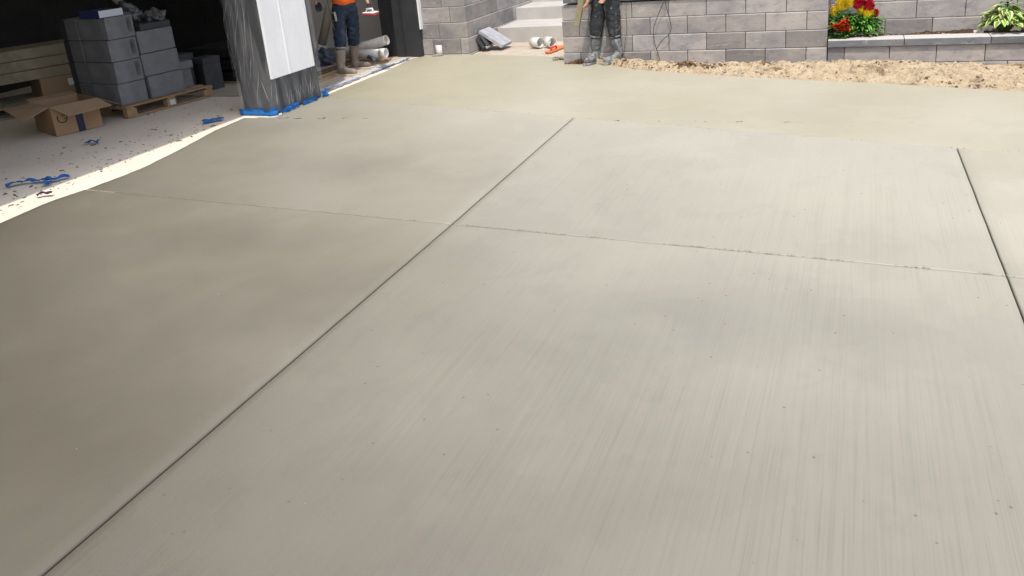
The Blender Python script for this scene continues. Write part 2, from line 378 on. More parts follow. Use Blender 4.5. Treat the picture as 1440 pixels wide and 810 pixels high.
def pw(L_,y):
    for (a_,b_),(c_,d_) in zip(L_,L_[1:]):
        if a_<=y<=c_: return lerp(b_,d_,(y-a_)/(c_-a_))
    return L_[-1][1]
jx=lambda x0:(lambda y:pw(_l1 if x0<0 else _l2,y)+.0016*noise.noise(Vector((y*6,x0,0))))
jagA=lambda x:yA(x)+.005*noise.noise(Vector((x*7,3,0)))+.003*noise.noise(Vector((x*40,3,0)))
jagB=lambda x:yB(x)+.008*noise.noise(Vector((x*5,9,0)))+.003*noise.noise(Vector((x*40,3,0)))
xJ=lambda y:.012*noise.noise(Vector((y*4,1,0)))+.010*noise.noise(Vector((y*22,1,0)))
yFj=lambda x:yF(x)+.02*noise.noise(Vector((x*3,4,0)))+.012*noise.noise(Vector((x*14,5,0)))
GW=.0055; AW=.0052; BW=.0012
panel(dv,0,xE,jx(XL1),k(-3),jagA,50,60,(0,GW,0,AW),jit=xJ)
panel(dv,1,jx(XL1),jx(XL2),k(-3),jagA,60,60,(GW,GW*.65,0,AW))
panel(dv,2,jx(XL2),k(4.5),k(-3),jagA,40,40,(GW*.65,0,0,AW))
panel(dv,3,xE,jx(XL1),jagA,jagB,50,60,(0,GW,AW,BW),jit=xJ)
panel(dv,4,jx(XL1),jx(XL2),jagA,jagB,60,50,(GW,GW*.65,AW,BW))
panel(dv,2,jx(XL2),k(4.5),jagA,jagB,40,40,(GW*.65,0,AW,BW))
panel(dv,5,xE,k(4.5),jagB,yFj,160,60,(0,0,BW,0),jit=xJ)
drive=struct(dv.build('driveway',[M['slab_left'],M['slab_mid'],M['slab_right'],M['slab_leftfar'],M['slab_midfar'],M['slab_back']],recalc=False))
g=MB(); g.poly([(-5.8,-2.9,-.035),(4.4,-2.9,-.035),(4.4,8.0,-.035),(-5.8,9.8,-.035)]); struct(g.build('driveway_joint_bed',M['groove'],recalc=False))
# sandy spoil between slab and walls
YW=10.13
def sand_h(x,y):
    e=yF(x); t=max(0,min(1,(y-e)/max(.05,YW-e)))
    base=-.055+.045*t-.10*max(0,min(1,(x-.2)/1.6))*t-.02
    mound=(.07+.04*math.sin(x*2.1+1))*math.exp(-((t-.45)/.3)**2)
    if x<-2.1: base+=.03*(1-t)
    nn=.045*stretch_noise((x*1,y*1.6,0),4)+.030*stretch_noise((x,y,2),15)+.010*noise.noise(Vector((x*55,y*55,3)))
    z=base+mound+nn
    if x<-3.2: z=min(z,-.01)
    return float(min(z, .045 if t>.9 else .08) if y>e+.03 else min(z,-.03+.8*(y-e+.02)))
sand=grid_obj('sand_strip',-3.55,4.5,8.0,10.2,900,230,lambda x,y:Vector((x,lerp(yF(x)-.05,10.2,(y-8)/2.2),sand_h(x,lerp(yF(x)-.05,10.2,(y-8)/2.2)))),M['sand'])
tag(sand,'loose tan sand and soil heaped between driveway and block walls','sand',kind='stuff')
rb=MB(); random.seed(7)
for i in range(4200):
    x=random.uniform(-3.2,3.2); e=yF(x); y=e+.02+(YW-e)*random.random()**1.1*.98; z=sand_h(x,y); r=random.choice([.003,.004,.005,.007,.010,.015])*random.uniform(.6,1.25)
    rb.mi=1 if (noise.noise(Vector((x*2.3,y*2.3,5)))>.12 and random.random()<.8) else 0
    rb.blob((x,y,z+r*.3),r,1,.3,2,(1,1,.7),i)
tag(rb.build('sand_gravel',[M['rock'],M['clod']]),'gravel and brown clods scattered over the tan sand strip','gravel',kind='stuff')
# sandy path to the steps
walk=grid_obj('sand_path',-5.6,-3.3,10.7,12.6,120,90,lambda x,y:float(-.012+.006*stretch_noise((x,y,0),3)+.004*stretch_noise((x,y,0),14)),M['walk']); struct(walk)
# ------------------------------------------------------------ block walls
def course(b,p0,d,nrm,z0,z1,length,L,off,depth=.28,setb=0,gap=.005,bev=.009):
    """blocks along direction d from p0; nrm = outward face normal"""
    x=-off*L
    while x<length-1e-3:
        a=max(0,x); c=min(length,x+L)
        if c-a>.03:
            w=c-a-gap; mid=Vector(p0)+Vector(d)*((a+c)/2)-Vector(nrm)*(depth/2+setb+random.uniform(0,.003)); mid.z=(z0+z1)/2
            ang=math.atan2(d[1],d[0]); b.box(mid,(w,depth,z1-z0-.005),ang,bev=bev)
        x+=L
BL=.455
random.seed(11)
# pillar wall (in front of worker)
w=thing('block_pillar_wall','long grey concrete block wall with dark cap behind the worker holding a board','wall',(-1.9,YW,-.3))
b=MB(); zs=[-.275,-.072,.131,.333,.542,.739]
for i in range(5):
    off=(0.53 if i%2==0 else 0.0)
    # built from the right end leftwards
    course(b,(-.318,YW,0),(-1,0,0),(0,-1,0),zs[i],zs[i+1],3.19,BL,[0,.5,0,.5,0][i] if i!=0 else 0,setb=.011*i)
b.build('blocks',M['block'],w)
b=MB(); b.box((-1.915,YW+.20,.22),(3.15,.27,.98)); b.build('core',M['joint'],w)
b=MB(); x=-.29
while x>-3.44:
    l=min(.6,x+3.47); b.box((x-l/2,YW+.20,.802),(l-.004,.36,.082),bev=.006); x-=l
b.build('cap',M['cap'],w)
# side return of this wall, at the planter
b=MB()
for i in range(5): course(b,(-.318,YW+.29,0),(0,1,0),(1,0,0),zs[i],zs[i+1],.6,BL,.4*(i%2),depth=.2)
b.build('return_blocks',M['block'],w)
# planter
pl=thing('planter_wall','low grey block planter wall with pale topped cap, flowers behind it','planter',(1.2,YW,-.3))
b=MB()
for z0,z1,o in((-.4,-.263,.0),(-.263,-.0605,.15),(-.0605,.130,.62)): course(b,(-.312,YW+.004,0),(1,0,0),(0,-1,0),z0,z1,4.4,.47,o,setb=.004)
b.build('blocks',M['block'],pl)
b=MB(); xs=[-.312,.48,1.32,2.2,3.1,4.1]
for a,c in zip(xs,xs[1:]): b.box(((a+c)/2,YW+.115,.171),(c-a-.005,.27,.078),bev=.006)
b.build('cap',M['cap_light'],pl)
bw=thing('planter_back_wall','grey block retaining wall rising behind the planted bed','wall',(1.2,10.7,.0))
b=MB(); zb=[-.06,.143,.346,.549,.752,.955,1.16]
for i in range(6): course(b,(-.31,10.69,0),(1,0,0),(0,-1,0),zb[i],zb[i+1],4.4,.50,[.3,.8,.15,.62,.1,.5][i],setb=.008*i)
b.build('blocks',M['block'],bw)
b=MB(); b.box((1.9,10.95,.55),(4.4,.2,1.2)); b.build('core',M['joint'],bw)
soil=grid_obj('planting_soil',-.31,4.1,YW+.23,10.72,300,50,lambda x,y:float(.175+.02*stretch_noise((x,y,0),3)+.018*stretch_noise((x,y,0),12)+.035*math.exp(-((x-1.1)/.14)**2)+.02*math.exp(-((x-.75)/.12)**2)-.03*max(0,(YW+.30-y)/.07)),M['soil'])
tag(soil,'dark brown planting soil in the raised bed between the walls','soil',kind='stuff')
rb=MB()
for i in range(170):
    x=random.uniform(-.1,1.9); y=random.uniform(YW+.27,10.62); rb.mi=0 if random.random()<.3 else 1; rb.blob((x,y,.185+.02*stretch_noise((x,y,0),3)),random.uniform(.006,.014),1,.3,2,(1,1,.7),i)
tag(rb.build('soil_crumbs',[M['rock'],M['clod']]),'small chips and crumbs lying on the dark planting soil','crumbs',kind='stuff')
b=MB(); c=OY(1376,42.5,10.43); b.box((c.x,c.y,.215),(.10,.05,.028),.1,bev=.006); tag(recenter(b.build('stone_chip',M['stone'])),'small pale flat stone on the dark soil beside the hosta','stone')
# left wall: front and receding side
cx=G(661,77).x; LY=11.0
lw=thing('corner_block_wall','grey block retaining wall whose corner turns back along the steps','wall',(cx-.4,LY,-.3))
zl=[-.2,.012,.243,.470,.697,.924,1.15,1.38]
b=MB(); random.seed(5)
for i in range(7):
    s=.008*i
    course(b,(cx-s,LY,0),(-1,0,0),(0,-1,0),zl[i],zl[i+1],.80-s,.455,[.0,.72,.0,.45,.2,.6,.1][i],setb=s)
    course(b,(cx,LY+s+.283,0),(0,1,0),(1,0,0),zl[i],zl[i+1],3.6,.42,[.3,.8,.3,.8,.3,.8,.3][i],setb=s)
b.build('blocks',M['block'],lw)
b=MB(); b.box((cx-.55,LY+2.2,.5),(.42,3.9,1.7)); b.build('core',M['joint'],lw)
# steps
st=thing('concrete_steps','pale concrete steps climbing between the two block walls','steps',(-4.4,12.13,0))
for i,(y,z0,z1) in enumerate(((12.13,-.1,.226),(12.98,.15,.425),(13.75,.35,.62),(14.5,.5,.82))):
    b=MB(); x0=-5.62; b.box(((x0-3.3)/2,y+.65,(z0+z1)/2),(abs(x0+3.3),1.3,z1-z0),bev=.009); b.build('step',M['step'],st)
# ------------------------------------------------------------ garage building
ga=thing('garage','open double garage bay with dark interior, charcoal posts and white casing','garage',(-9,6,0))
def gbox(name,mat,x0,x1,y0,y1,z0,z1,parent=ga,bev=0):
    b=MB(); b.box(((x0+x1)/2,(y0+y1)/2,(z0+z1)/2),(x1-x0,y1-y0,z1-z0),bev=bev); return b.build(name,mat,parent)
gbox('back_wall',M['wall_dark'],-12.2,-12.0,-3,12.3,0,3.96)
gbox('end_wall',M['wall_grey'],-9.2,-6.5,12.06,12.3,.0,3.96)
gbox('end_wall',M['wall_dark'],-12.0,-9.203,12.06,12.3,0,3.96)
gbox('near_wall',M['drywall'],-12.0,-6.4,-.2,0,0,3.96)
gbox('ceiling',M['drywall'],-12.2,-6.35,-.2,12.3,3.96,4.06)
gbox('header',M['stucco'],-6.35,-6.02,-.2,8.25,2.75,5.6)
gbox('header',M['stucco'],-6.352,-6.022,8.253,12.3,3.9,5.6)
gbox('front_wall',M['stucco'],-6.35,-6.02,-.2,1.2,0,2.75)
gbox('upper_storey',M['stucco'],-12.2,-6.353,-.2,12.3,4.063,5.6)
gbox('corner_wall',M['char'],-6.5,-6.05,11.22,12.3,0,3.897)
for i in range(5):       # wide vertical panels on the back wall
    gbox('wall_panel',M['wall_dark'],-11.995,-11.95,2.0+i*1.5,3.47+i*1.5,.7,2.6)
gbox('baseboard',M['white'],-9.2,-6.6,12.03,12.057,0.0,.10)
# wrapped post
px0,px1,py0,py1=-6.385,-5.965,7.352,8.245
po=gbox('post',M['char'],px0,px1,py0,py1,0,2.748,ga,.01)
gbox('casing_panel',M['white'],px1+.002,px1+.030,7.362,8.175,.392,2.74,po,.003)
gbox('casing_panel',M['white'],px1+.030,px1+.036,7.68,7.705,.394,2.738,po)
def wrap_sheet(parent):
    b=MB(); o=.036
    path=[(px0-.0,py1+.02),(px0-o,py1-.02),(px0-o,py0-.0),(px0,py0-o),(px1+.02,py0-o),(px1+.042,py0-.02),(px1+.045,py1-.05),(px1+.03,py1+.03),(px1-.1,py1+.04)]
    P=[]; 
    for (a,c),(d,e) in zip(path,path[1:]):
        n=max(1,int(math.hypot(d-a,e-c)/.018))
        for i in range(n): P.append((lerp(a,d,i/n),lerp(c,e,i/n)))
    P.append(path[-1]); nz=90; cxx,cyy=(px0+px1)/2,(py0+py1)/2; rows=[]
    for j in range(nz+1):
        z=.035+2.2*j/nz; row=[]
        for i,(x,y) in enumerate(P):
            d=Vector((x-cxx,y-cyy,0)).normalized(); s=i*.018
            w_=.010*abs(noise.noise(Vector((s*9+z*2.2,z*1.3,1))))+.006*noise.noise(Vector((s*22-z*5,z*3,4)))
            w_+=.012*math.exp(-z/.25)*noise.noise(Vector((s*16,z*1.5,8)))
            row.append(b.bm.verts.new((x+d.x*w_,y+d.y*w_,z)))
        rows.append(row)
    for j in range(nz):
        for i in range(len(P)-1):
            f=b.bm.faces.new((rows[j][i],rows[j][i+1],rows[j+1][i+1],rows[j+1][i])); f.smooth=True
    # raised tension creases running over the sheet
    rd=random.Random(12); b.mi=1
    def crease(i0,z0,i1,z1,wd):
        L_=[];n=10; bow=rd.uniform(-.006,.006)
        for q in range(n+1):
            u=q/n; fi=lerp(i0,i1,u); fi=max(0,min(len(P)-1.01,fi)); a_=int(fi); fx=fi-a_; x=lerp(P[a_][0],P[a_+1][0],fx); y=lerp(P[a_][1],P[a_+1][1],fx)
            z=lerp(z0,z1,u)+bow*math.sin(PI*u); d=Vector((x-cxx,y-cyy,0)).normalized(); w2=wd*math.sin(PI*(.05+.9*u))*rd.uniform(.5,1.2)
            t_=Vector((P[min(a_+1,len(P)-1)][0]-P[a_][0],P[min(a_+1,len(P)-1)][1]-P[a_][1],0)).normalized()
            pr=t_*(1 if abs(z1-z0)>abs(i1-i0)*.018 else 0)+Vector((0,0,0 if abs(z1-z0)>abs(i1-i0)*.018 else 1)); o3=Vector((x,y,z))+d*.019
            L_.append((b.bm.verts.new(o3-pr*w2),b.bm.verts.new(o3+d*w2*.8),b.bm.verts.new(o3+pr*w2)))
        for A_,B_ in zip(L_,L_[1:]):
            for q in(0,1):
                f=b.bm.faces.new((A_[q],B_[q],B_[q+1],A_[q+1])); f.material_index=1; f.smooth=True
    N_=len(P); f0=int(N_*.36); f1=int(N_*.52); e1=int(N_*.90)
    for q in range(34):           # street side face
        i0=rd.uniform(f0-6,f1); z0=rd.uniform(.04,1.5); crease(i0,z0,i0+rd.uniform(1,8),z0+rd.uniform(.2,.7),rd.uniform(.001,.0022))
    for q in range(30):           # below the casing
        i0=rd.uniform(f1,e1); z0=rd.uniform(.04,.16); crease(i0,z0,i0+rd.uniform(-4,4),z0+rd.uniform(.10,.28),rd.uniform(.001,.0022))
    for q in range(22):           # along the right edge of the casing
        i0=rd.uniform(e1-6,e1+3); z0=rd.uniform(.2,1.4); crease(i0,z0,i0+rd.uniform(-4,2),z0+rd.uniform(.15,.4),rd.uniform(.001,.0025))
    for q in range(6):
        i0=rd.uniform(f1,e1); z0=rd.uniform(.5,1.2); crease(i0,z0,i0+rd.uniform(-6,6),z0+.3,.0012)
    return b.build('plastic_wrap',[M['plastic'],M['crease']],parent,recalc=False)
wrap_sheet(po)
def ribbon(name,mat,pts,w,parent=None,amp=.006,up=Vector((0,0,1)),seed=0,flat=False):
    """crumpled strip following pts (world); width along up (or sideways when flat)"""
    b=MB(); P=[]
    pts=[Vector(p) for p in pts]
    for a,c in zip(pts,pts[1:]):
        n=max(1,int((c-a).length/.012)); P+= [a.lerp(c,i/n) for i in range(n)]
    P.append(pts[-1]); rows=[]; tot=len(P)
    for i,p in enumerate(P):
        t=(P[min(i+1,tot-1)]-P[max(i-1,0)]).normalized(); sd=t.cross(Vector((0,0,1))).normalized() if flat else up
        nr=Vector((0,0,1)) if flat else t.cross(up).normalized(); row=[]
        ww=w*(1+.35*noise.noise(Vector((i*.11,seed,2))))
        for j in range(5):
            q=p+sd*ww*(j/4-.5*(1 if flat else 0))+nr*(amp*noise.noise(Vector((i*.16,j*.9,seed)))+amp*.5)
            if flat: q.z=max(q.z,.003)
            row.append(b.bm.verts.new(q))
        rows.append(row)
    for i in range(tot-1):
        for j in range(4):
            f=b.bm.faces.new((rows[i][j],rows[i+1][j],rows[i+1][j+1],rows[i][j+1])); f.smooth=True
    ret=bmesh.ops.solidify(b.bm,geom=b.bm.faces[:],thickness=.0015)
    return b.build(name,mat,parent)
o_=.055
ribbon('masking_tape',M['bluetape'],[(px0-.03,py0-.04,.0),(px1+.02,py0-o_,.0),(px1+o_,py0-.02,.0)],.075,po,.02,seed=1)
ribbon('masking_tape',M['bluetape'],[(px1+o_,py0+.02,.0),(px1+o_+.005,py0+.34,.012)],.06,po,.03,seed=4)
ribbon('masking_tape',M['bluetape'],[(px1+o_,py0+.42,.0),(px1+o_,py1-.18,.008)],.05,po,.03,seed=2)
ribbon('masking_tape',M['bluetape'],[(px1+o_,py1-.08,.0),(px1+.05,py1+.04,.01)],.09,po,.03,seed=9)
# far jamb of the small opening
jb=gbox('post',M['char'],-6.42,-6.0,10.93,11.22,0,3.895,ga,.008)
gbox('casing_panel',M['white'],-5.997,-5.975,10.95,11.215,.40,3.8,jb,.003)
gbox('door_track',M['char2'],-6.60,-6.44,10.98,11.03,0,3.8,jb)
gbox('door_track',M['char2'],-6.62,-6.595,10.90,11.06,0,3.8,jb)
gbox('weather_strip',M['char2'],-6.3,-6.26,10.918,10.927,0.02,3.8,jb)
# taped white plastic strip on the threshold
thr=[G(455,131),G(490,117),G(530,100),G(577,83)]
ribbon('threshold_plastic',M['white'],[(p.x-.068,p.y,.010) for p in thr],.17,None,.006,flat=True,seed=3)
tp=bpy.data.objects['threshold_plastic']; tag(tp,'white plastic strip taped along the threshold by the orange shirted worker','plastic strip')
for i,(a,c) in enumerate(((0,.38),(.52,.8),(.87,1.0))):
    P0,P1=thr[0],thr[3]; ribbon('tape_edge',M['bluetape'],[(lerp(P0.x,P1.x,t)-.01,lerp(P0.y,P1.y,t),.022) for t in np.linspace(a,c,5)],.02,tp,.004,flat=True,seed=5+i)
# ------------------------------------------------------------ blue scraps on the garage floor
def scrap(pts,w,label,seed,col='bluecloth'):
    o=ribbon('tape_scrap',M[col],[G(*p)+Vector((0,0,.012)) for p in pts],w,None,.03,flat=True,seed=seed)
    tag(o,label,'tape scrap','blue tape scraps on the garage floor'); return recenter(o)
scrap([(285,174),(300,171),(314,168)],.10,'crumpled blue tape scrap nearest the wrapped post',3)
scrap([(8,264),(30,259),(58,256),(78,255),(98,250)],.07,'long twisted blue tape scrap at the left edge of the floor',6)
scrap([(60,261),(72,259)],.12,'bunched blue tape scrap lying against the long twisted one',7)
scrap([(119,204),(128,201),(140,202)],.045,'small thin blue tape scrap in front of the cardboard box',8)
b=ribbon('plastic_scrap',M['paver_dark'],[G(52,278)+Vector((0,0,.01)),G(60,276)+Vector((0,0,.02)),G(74,275)+Vector((0,0,.01))],.05,None,.03,flat=True,seed=12); tag(recenter(b),'dark grey curl of plastic near the slab edge at left','plastic scrap')
db=MB(); random.seed(21)
for i in range(300):
    u=random.random(); px=random.uniform(0,345); base=lerp(308,165,px/345); py=base-abs(random.gauss(12,26))*lerp(1.4,.8,px/345)-3
    if py<140: continue
    p=G(px,py); r=random.choice([.003,.004,.005,.006,.006,.010])*random.uniform(.5,1.1)
    if p.x<-10: continue
    q=Matrix.Rotation(random.random()*PI,3,'Z'); L_=r*random.uniform(1,2.6)
    db.box((p.x,p.y,r*.25),(L_*2,r*1.2,r*.6),rot=q)
tag(db.build('floor_debris',M['debris']),'scattered dark crumbs and chips on the dusty garage floor','debris',kind='stuff')
# crumbs along the two cold joints of the slab
cb=MB()
for i in range(900):
    if i<700: x=random.uniform(-2.3,.75) if random.random()<.75 else random.uniform(-5.9,-2.4); y=yA(x)+random.gauss(0,.006)
    else: x=random.uniform(-5.6,1.1); y=yB(x)+random.gauss(0,.012)
    if noise.noise(Vector((x*3,0,i<700)))<-.12: continue
    cb.blob((x,y,.0015),random.uniform(.0015,.0045),1,.3,2,(1,1,.6),i)
for i in range(130):
    x=random.uniform(-5.5,1.5); y=random.uniform(1.2,8.5)
    cb.blob((x,y,.001),random.uniform(.0015,.004),1,.3,2,(1,1,.6),i)
tag(cb.build('concrete_crumbs',M['crumb']),'fine concrete crumbs along the ragged joints of the driveway','crumbs',kind='stuff')
# ------------------------------------------------------------ pallet and grey packs
PR=-math.radians(10.2)                       # pallet long axis direction, clockwise from +Y
ax=Vector((math.sin(-PR),math.cos(-PR),0)); ay=Vector((-ax.y,ax.x,0))    # ax: away along the side, ay: to the left/back
pc=G(181,167)
def PL(u,v,z): return pc+ax*u+ay*v+Vector((0,0,z))
angp=math.atan2(ax.y,ax.x)
def pallet(name,label,o,u,v,z=0,lu=1.25,lv=1.0,mat='wood',grp='wooden pallets in the garage',ang=None):
    A=angp if ang is None else ang
    X=Vector((math.cos(A),math.sin(A),0)); Y=Vector((-X.y,X.x,0)); P=lambda a,c,zz:o+X*(u+a)+Y*(v+c)+Vector((0,0,z+zz))
    t=thing(name,label,'pallet',P(lu/2,lv/2,0),A,grp)
    for c in (.05,lv/2,lv-.05): b=MB(); b.box(P(lu/2,c,.010),(lu,.095,.018),A,bev=.002); b.build('bottom_board',M[mat],t)
    for c in (.05,lv/2,lv-.05):
        for a in (.07,lu/2,lu-.07): b=MB(); b.box(P(a,c,.061),(.13,.09,.08),A,bev=.003); b.build('block',M[mat],t)
    for a in (.05,lu/2,lu-.05): b=MB(); b.box(P(a,lv/2,.1125),(.10,lv,.018),A,bev=.002); b.build('cross_board',M[mat],t)
    for i in range(7): b=MB(); b.box(P(lu/2,.05+(lv-.1)*i/6,.132),(lu,.10,.018),A,bev=.002); b.build('deck_board',M[mat],t)
    return t,P
pt,PP=pallet('pallet','light wooden pallet on the garage floor under the grey packs',pc,0,0,0,1.24,1.15)
b=MB(); b.box(PP(.62,-.0025+.0,.058),(.075,.008,.06),angp); b.build('paper_label',M['paper'],pt)
def pack(u,v,z,su,sv,sz,label,mat='pack',rot=0,name='grey_pack',grp='grey packs stacked on the pallet',tape=False):
    c=PL(u+su/2,v+sv/2,z)
    t=thing(name,label,'pack',c,angp+rot,grp)
    b=MB(); b.box((0,0,sz/2),(su,sv,sz),bev=.008); b.build('carton',M[mat],t,world=False)
    if tape:
        b=MB(); b.box((su*.34,-sv/2-.0015,sz*.55),(su*.16,.003,sz*.7)); b.build('tape_strip',M['bag'],t,world=False)
    return t
# C: right-hand pile of three
for i,w_ in enumerate(('bottom','middle','top')):
    pack(.42-.01*i,.10,.143+i*.272,.50,.40,.265,w_+' grey pack of the three pack pile at the right of the pallet',rot=(.03,-.02,.03)[i])
pack(.46,.08,.143+3*.272,.42,.44,.07,'dark flat slab lying on the three pack pile','pack2',name='dark_slab',grp=None)
# B: taller column
for i,w_ in enumerate(('lowest','second lowest','second highest','highest')):
    pack(.02+.005*i,.10+.0*i,.143+i*.256,.36,.52,.251,w_+' wide grey pack of the tall column beside the cardboard box',rot=(.0,.02,-.02,.03)[i],tape=i in(1,2,3))
# A: thin on-edge packs behind
for i,w_ in enumerate(('lowest','second','third','top')):
    for j,q in enumerate(('nearest','middle','farthest')):
        pack(.03+.01*j,.66+j*.135,.143+i*.256,.34,.125,.251,f'{q} thin grey pack standing on edge in the {w_} layer',mat='pack2' if j==2 else 'pack',name='thin_pack',grp='thin packs standing on edge on the pallet')
# D: small offcuts on the right end
pack(.97,.22,.143,.16,.22,.24,'narrow grey block standing at the far end of the pallet',rot=.1,grp=None)
pack(.95,.20,.384,.22,.26,.10,'small grey block lying across the narrow standing one',rot=-.1,grp=None)
# tile box on top
zt=.143+4*.256
t=thing('tile_box','flat navy box with white end on the tall grey column','box',PL(-.04,.12,zt),angp)
c=PL(.16,.32,zt); 
b=MB(); b.box(c+Vector((0,0,.042)),(.30,.40,.08),angp,bev=.004); b.build('box_body',M['blue_box'],t)
b=MB(); b.box(c-ay*.2025+Vector((0,0,.042)),(.298,.005,.078),angp); b.build('box_end',M['white_s'],t)
# bags and tube on the dark slab
zc=.143+3*.272+.075
for i,(u,v,r,s,lb) in enumerate(((.58,.40,.13,(1,1,.9),'rumpled grey plastic bag under the leaning tube'),(.80,.25,.10,(1.5,1,.75),'shiny clear plastic bag at the right of the dark slab'))):
    b=MB(); b.blob(PL(u,v,zc+r*s[2]*.75),r,4,.3,2.4,s,i*3+2); o=b.build('plastic_bag',M['bag']); tag(recenter(o),lb,'bag','plastic bags on the packs')
t=thing('leaning_tube','long grey cardboard tube leaning over the plastic bags','tube',PL(.5,.5,zc))
p0=OY(178,12,8.45); p1=OY(140,-22,8.6); b=MB(); b.pipe(p0,p1,.05,.005); b.build('tube_wall',M['tan_tube'],t)
b=MB(); b.pipe(p0.lerp(p1,.0),p0.lerp(p1,.18),.056,.004); b.build('tape_wrap',M['bag'],t)
# ------------------------------------------------------------ cardboard box
def cardboard():
    A=G(80,192); B=G(146,177); C=G(25,178)
    dX=(B-A); dX.z=0; lx=dX.length; dX.normalize(); dY=Vector((-dX.y,dX.x,0)); ly=.62; hh=.33
    t=thing('cardboard_box','open brown cardboard box with flaps folded out and navy tape','box',A+dX*lx/2+dY*ly/2,math.atan2(dX.y,dX.x))
    P=lambda a,c,z:A+dX*a+dY*c+Vector((0,0,z)); th=.005
    def wallq(p,q,z0,z1,name='side_panel'):
        p,q=Vector(p),Vector(q); d=(q-p).normalized(); n=d.cross(Vector((0,0,1)))*th
        b=MB(); b.poly([p+Vector((0,0,z0)),q+Vector((0,0,z0)),q+Vector((0,0,z0))-n,p+Vector((0,0,z0))-n],(0,0,z1-z0)); return b.build(name,M['card'],t)
    f=wallq(P(0,0,0),P(lx,0,0),0,hh); wallq(P(lx,0,0),P(lx,ly,0),0,hh); wallq(P(lx,ly,0),P(0,ly,0),0,hh); wallq(P(0,ly,0),P(0,0,0),0,hh)
    b=MB(); b.poly([P(.006,.006,.004),P(lx-.006,.006,.004),P(lx-.006,ly-.006,.004),P(.006,ly-.006,.004)],(0,0,.004)); b.build('base_panel',M['card'],t)
    def flap(a,b_,out,fall,mat='card_in',skew=.03):
        a,b_=Vector(a),Vector(b_); d=(b_-a).normalized(); o=Vector(out); 
        q=[a+d*.003,b_-d*.003,b_-d*skew+o+Vector((0,0,fall)),a+d*skew+o+Vector((0,0,fall))]
        n=(q[1]-q[0]).cross(q[2]-q[1]).normalized()*.004
        if n.z>0:n=-n
        m=MB(); m.poly(q,n); return m.build('flap',M[mat],t)
    z=hh+.001
    # front flap, drooping toward the viewer and to the right
    a,b_=P(0,0,z),P(lx,0,z); q=[a,b_,b_+dX*.05-dY*.26+Vector((0,0,-.075)),a+dX*.09-dY*.27+Vector((0,0,-.095))]
    m=MB(); m.poly(q,(0,0,-.004)); m.build('flap',M['card_in'],t)
    a,b_=P(0,ly,z),P(0,0,z); q=[a,b_,b_-dX*.27+dY*.02+Vector((0,0,-.10)),a-dX*.30-dY*.06+Vector((0,0,-.02))]
    m=MB(); m.poly(q,(0,0,-.004)); m.build('flap',M['card_in'],t)
    a,b_=P(lx,0,z),P(lx,ly,z); q=[a,b_,b_+dX*.22+Vector((0,0,-.12)),a+dX*.22+Vector((0,0,-.12))]
    m=MB(); m.poly(q,(0,0,-.004)); m.build('flap',M['card_in'],t)
    a,b_=P(lx,ly,z),P(0,ly,z); q=[a,b_,b_+dY*.16+Vector((0,0,.02)),a+dY*.16+Vector((0,0,.02))]
    m=MB(); m.poly(q,(0,0,-.004)); m.build('flap',M['card_in'],t)
    # navy tape with pale squiggle
    b=MB(); b.poly([P(lx*.47,-.001,.0),P(lx*.62,-.001,.0),P(lx*.62,-.001,hh),P(lx*.47,-.001,hh)],-dY*.0015); b.build('navy_tape',M['navy'],t)
    b=MB(); b.tube([P(lx*(.54+.02*math.sin(s*9)),-.0035,.03+s*.25) for s in np.linspace(0,1,24)],.0022,5); b.build('tape_print',M['bluegrey'],t)
    # curved arrow mark
    b=MB(); pts=[P(lx*(.20+.10*math.cos(a_)),-.002,.19+.055*math.sin(a_)) for a_ in np.linspace(math.radians(150),math.radians(340),16)]
    b.tube(pts,.005,5); b.tube([pts[-1]+Vector((0,0,.035)),pts[-1],pts[-1]-dX*.035+Vector((0,0,.01))],.005,5); b.tube([P(lx*.2,-.002,.20),P(lx*.235,-.002,.235),P(lx*.255,-.002,.20)],.004,5)
    b.build('arrow_mark',M['ink'],t)
cardboard()
# ------------------------------------------------------------ things behind: boards on a pallet
LA=math.radians(90-24); lo=G(60,166); LX=Vector((math.cos(LA),math.sin(LA),0)); LYv=Vector((-LX.y,LX.x,0))
lo=G(22,176)-LX*.75+LYv*.55
pallet('pallet','dark worn pallet at the left edge beneath the long boards',lo,0,0,0,2.1,1.0,'wood_pale','wooden pallets in the garage',LA)
t=thing('carton','brown carton with a pale label between pallet and long boards','carton',lo+LX*1.5+LYv*.4,LA)
b=MB(); b.box(lo+LX*1.55+LYv*.4+Vector((0,0,.143+.13)),(.5,.5,.26),LA,bev=.004); b.build('carton_body',M['card'],t)
b=MB(); b.box(lo+LX*1.68+LYv*.147+Vector((0,0,.143+.16)),(.09,.004,.09),LA); b.build('paper_label',M['paper'],t)
t2=thing('carton','brown carton at the near end beneath the long boards','carton',lo+LX*.4+LYv*.4,LA)
b=MB(); b.box(lo+LX*.45+LYv*.4+Vector((0,0,.143+.13)),(.7,.5,.26),LA,bev=.004); b.build('carton_body',M['card'],t2)
for i,w_ in enumerate(('lowest','middle','topmost')):
    b=MB(); b.box(lo+LX*1.0+LYv*(.45+.0*i)+Vector((0,0,.405+.065+i*.135)),(2.25-.03*i,.62,.128),LA+.0*i,bev=.006); o=b.build('long_board',M['wood_pale']); tag(recenter(o),w_+' of the three long pale boards behind the open box','board','long pale boards stacked on cartons')
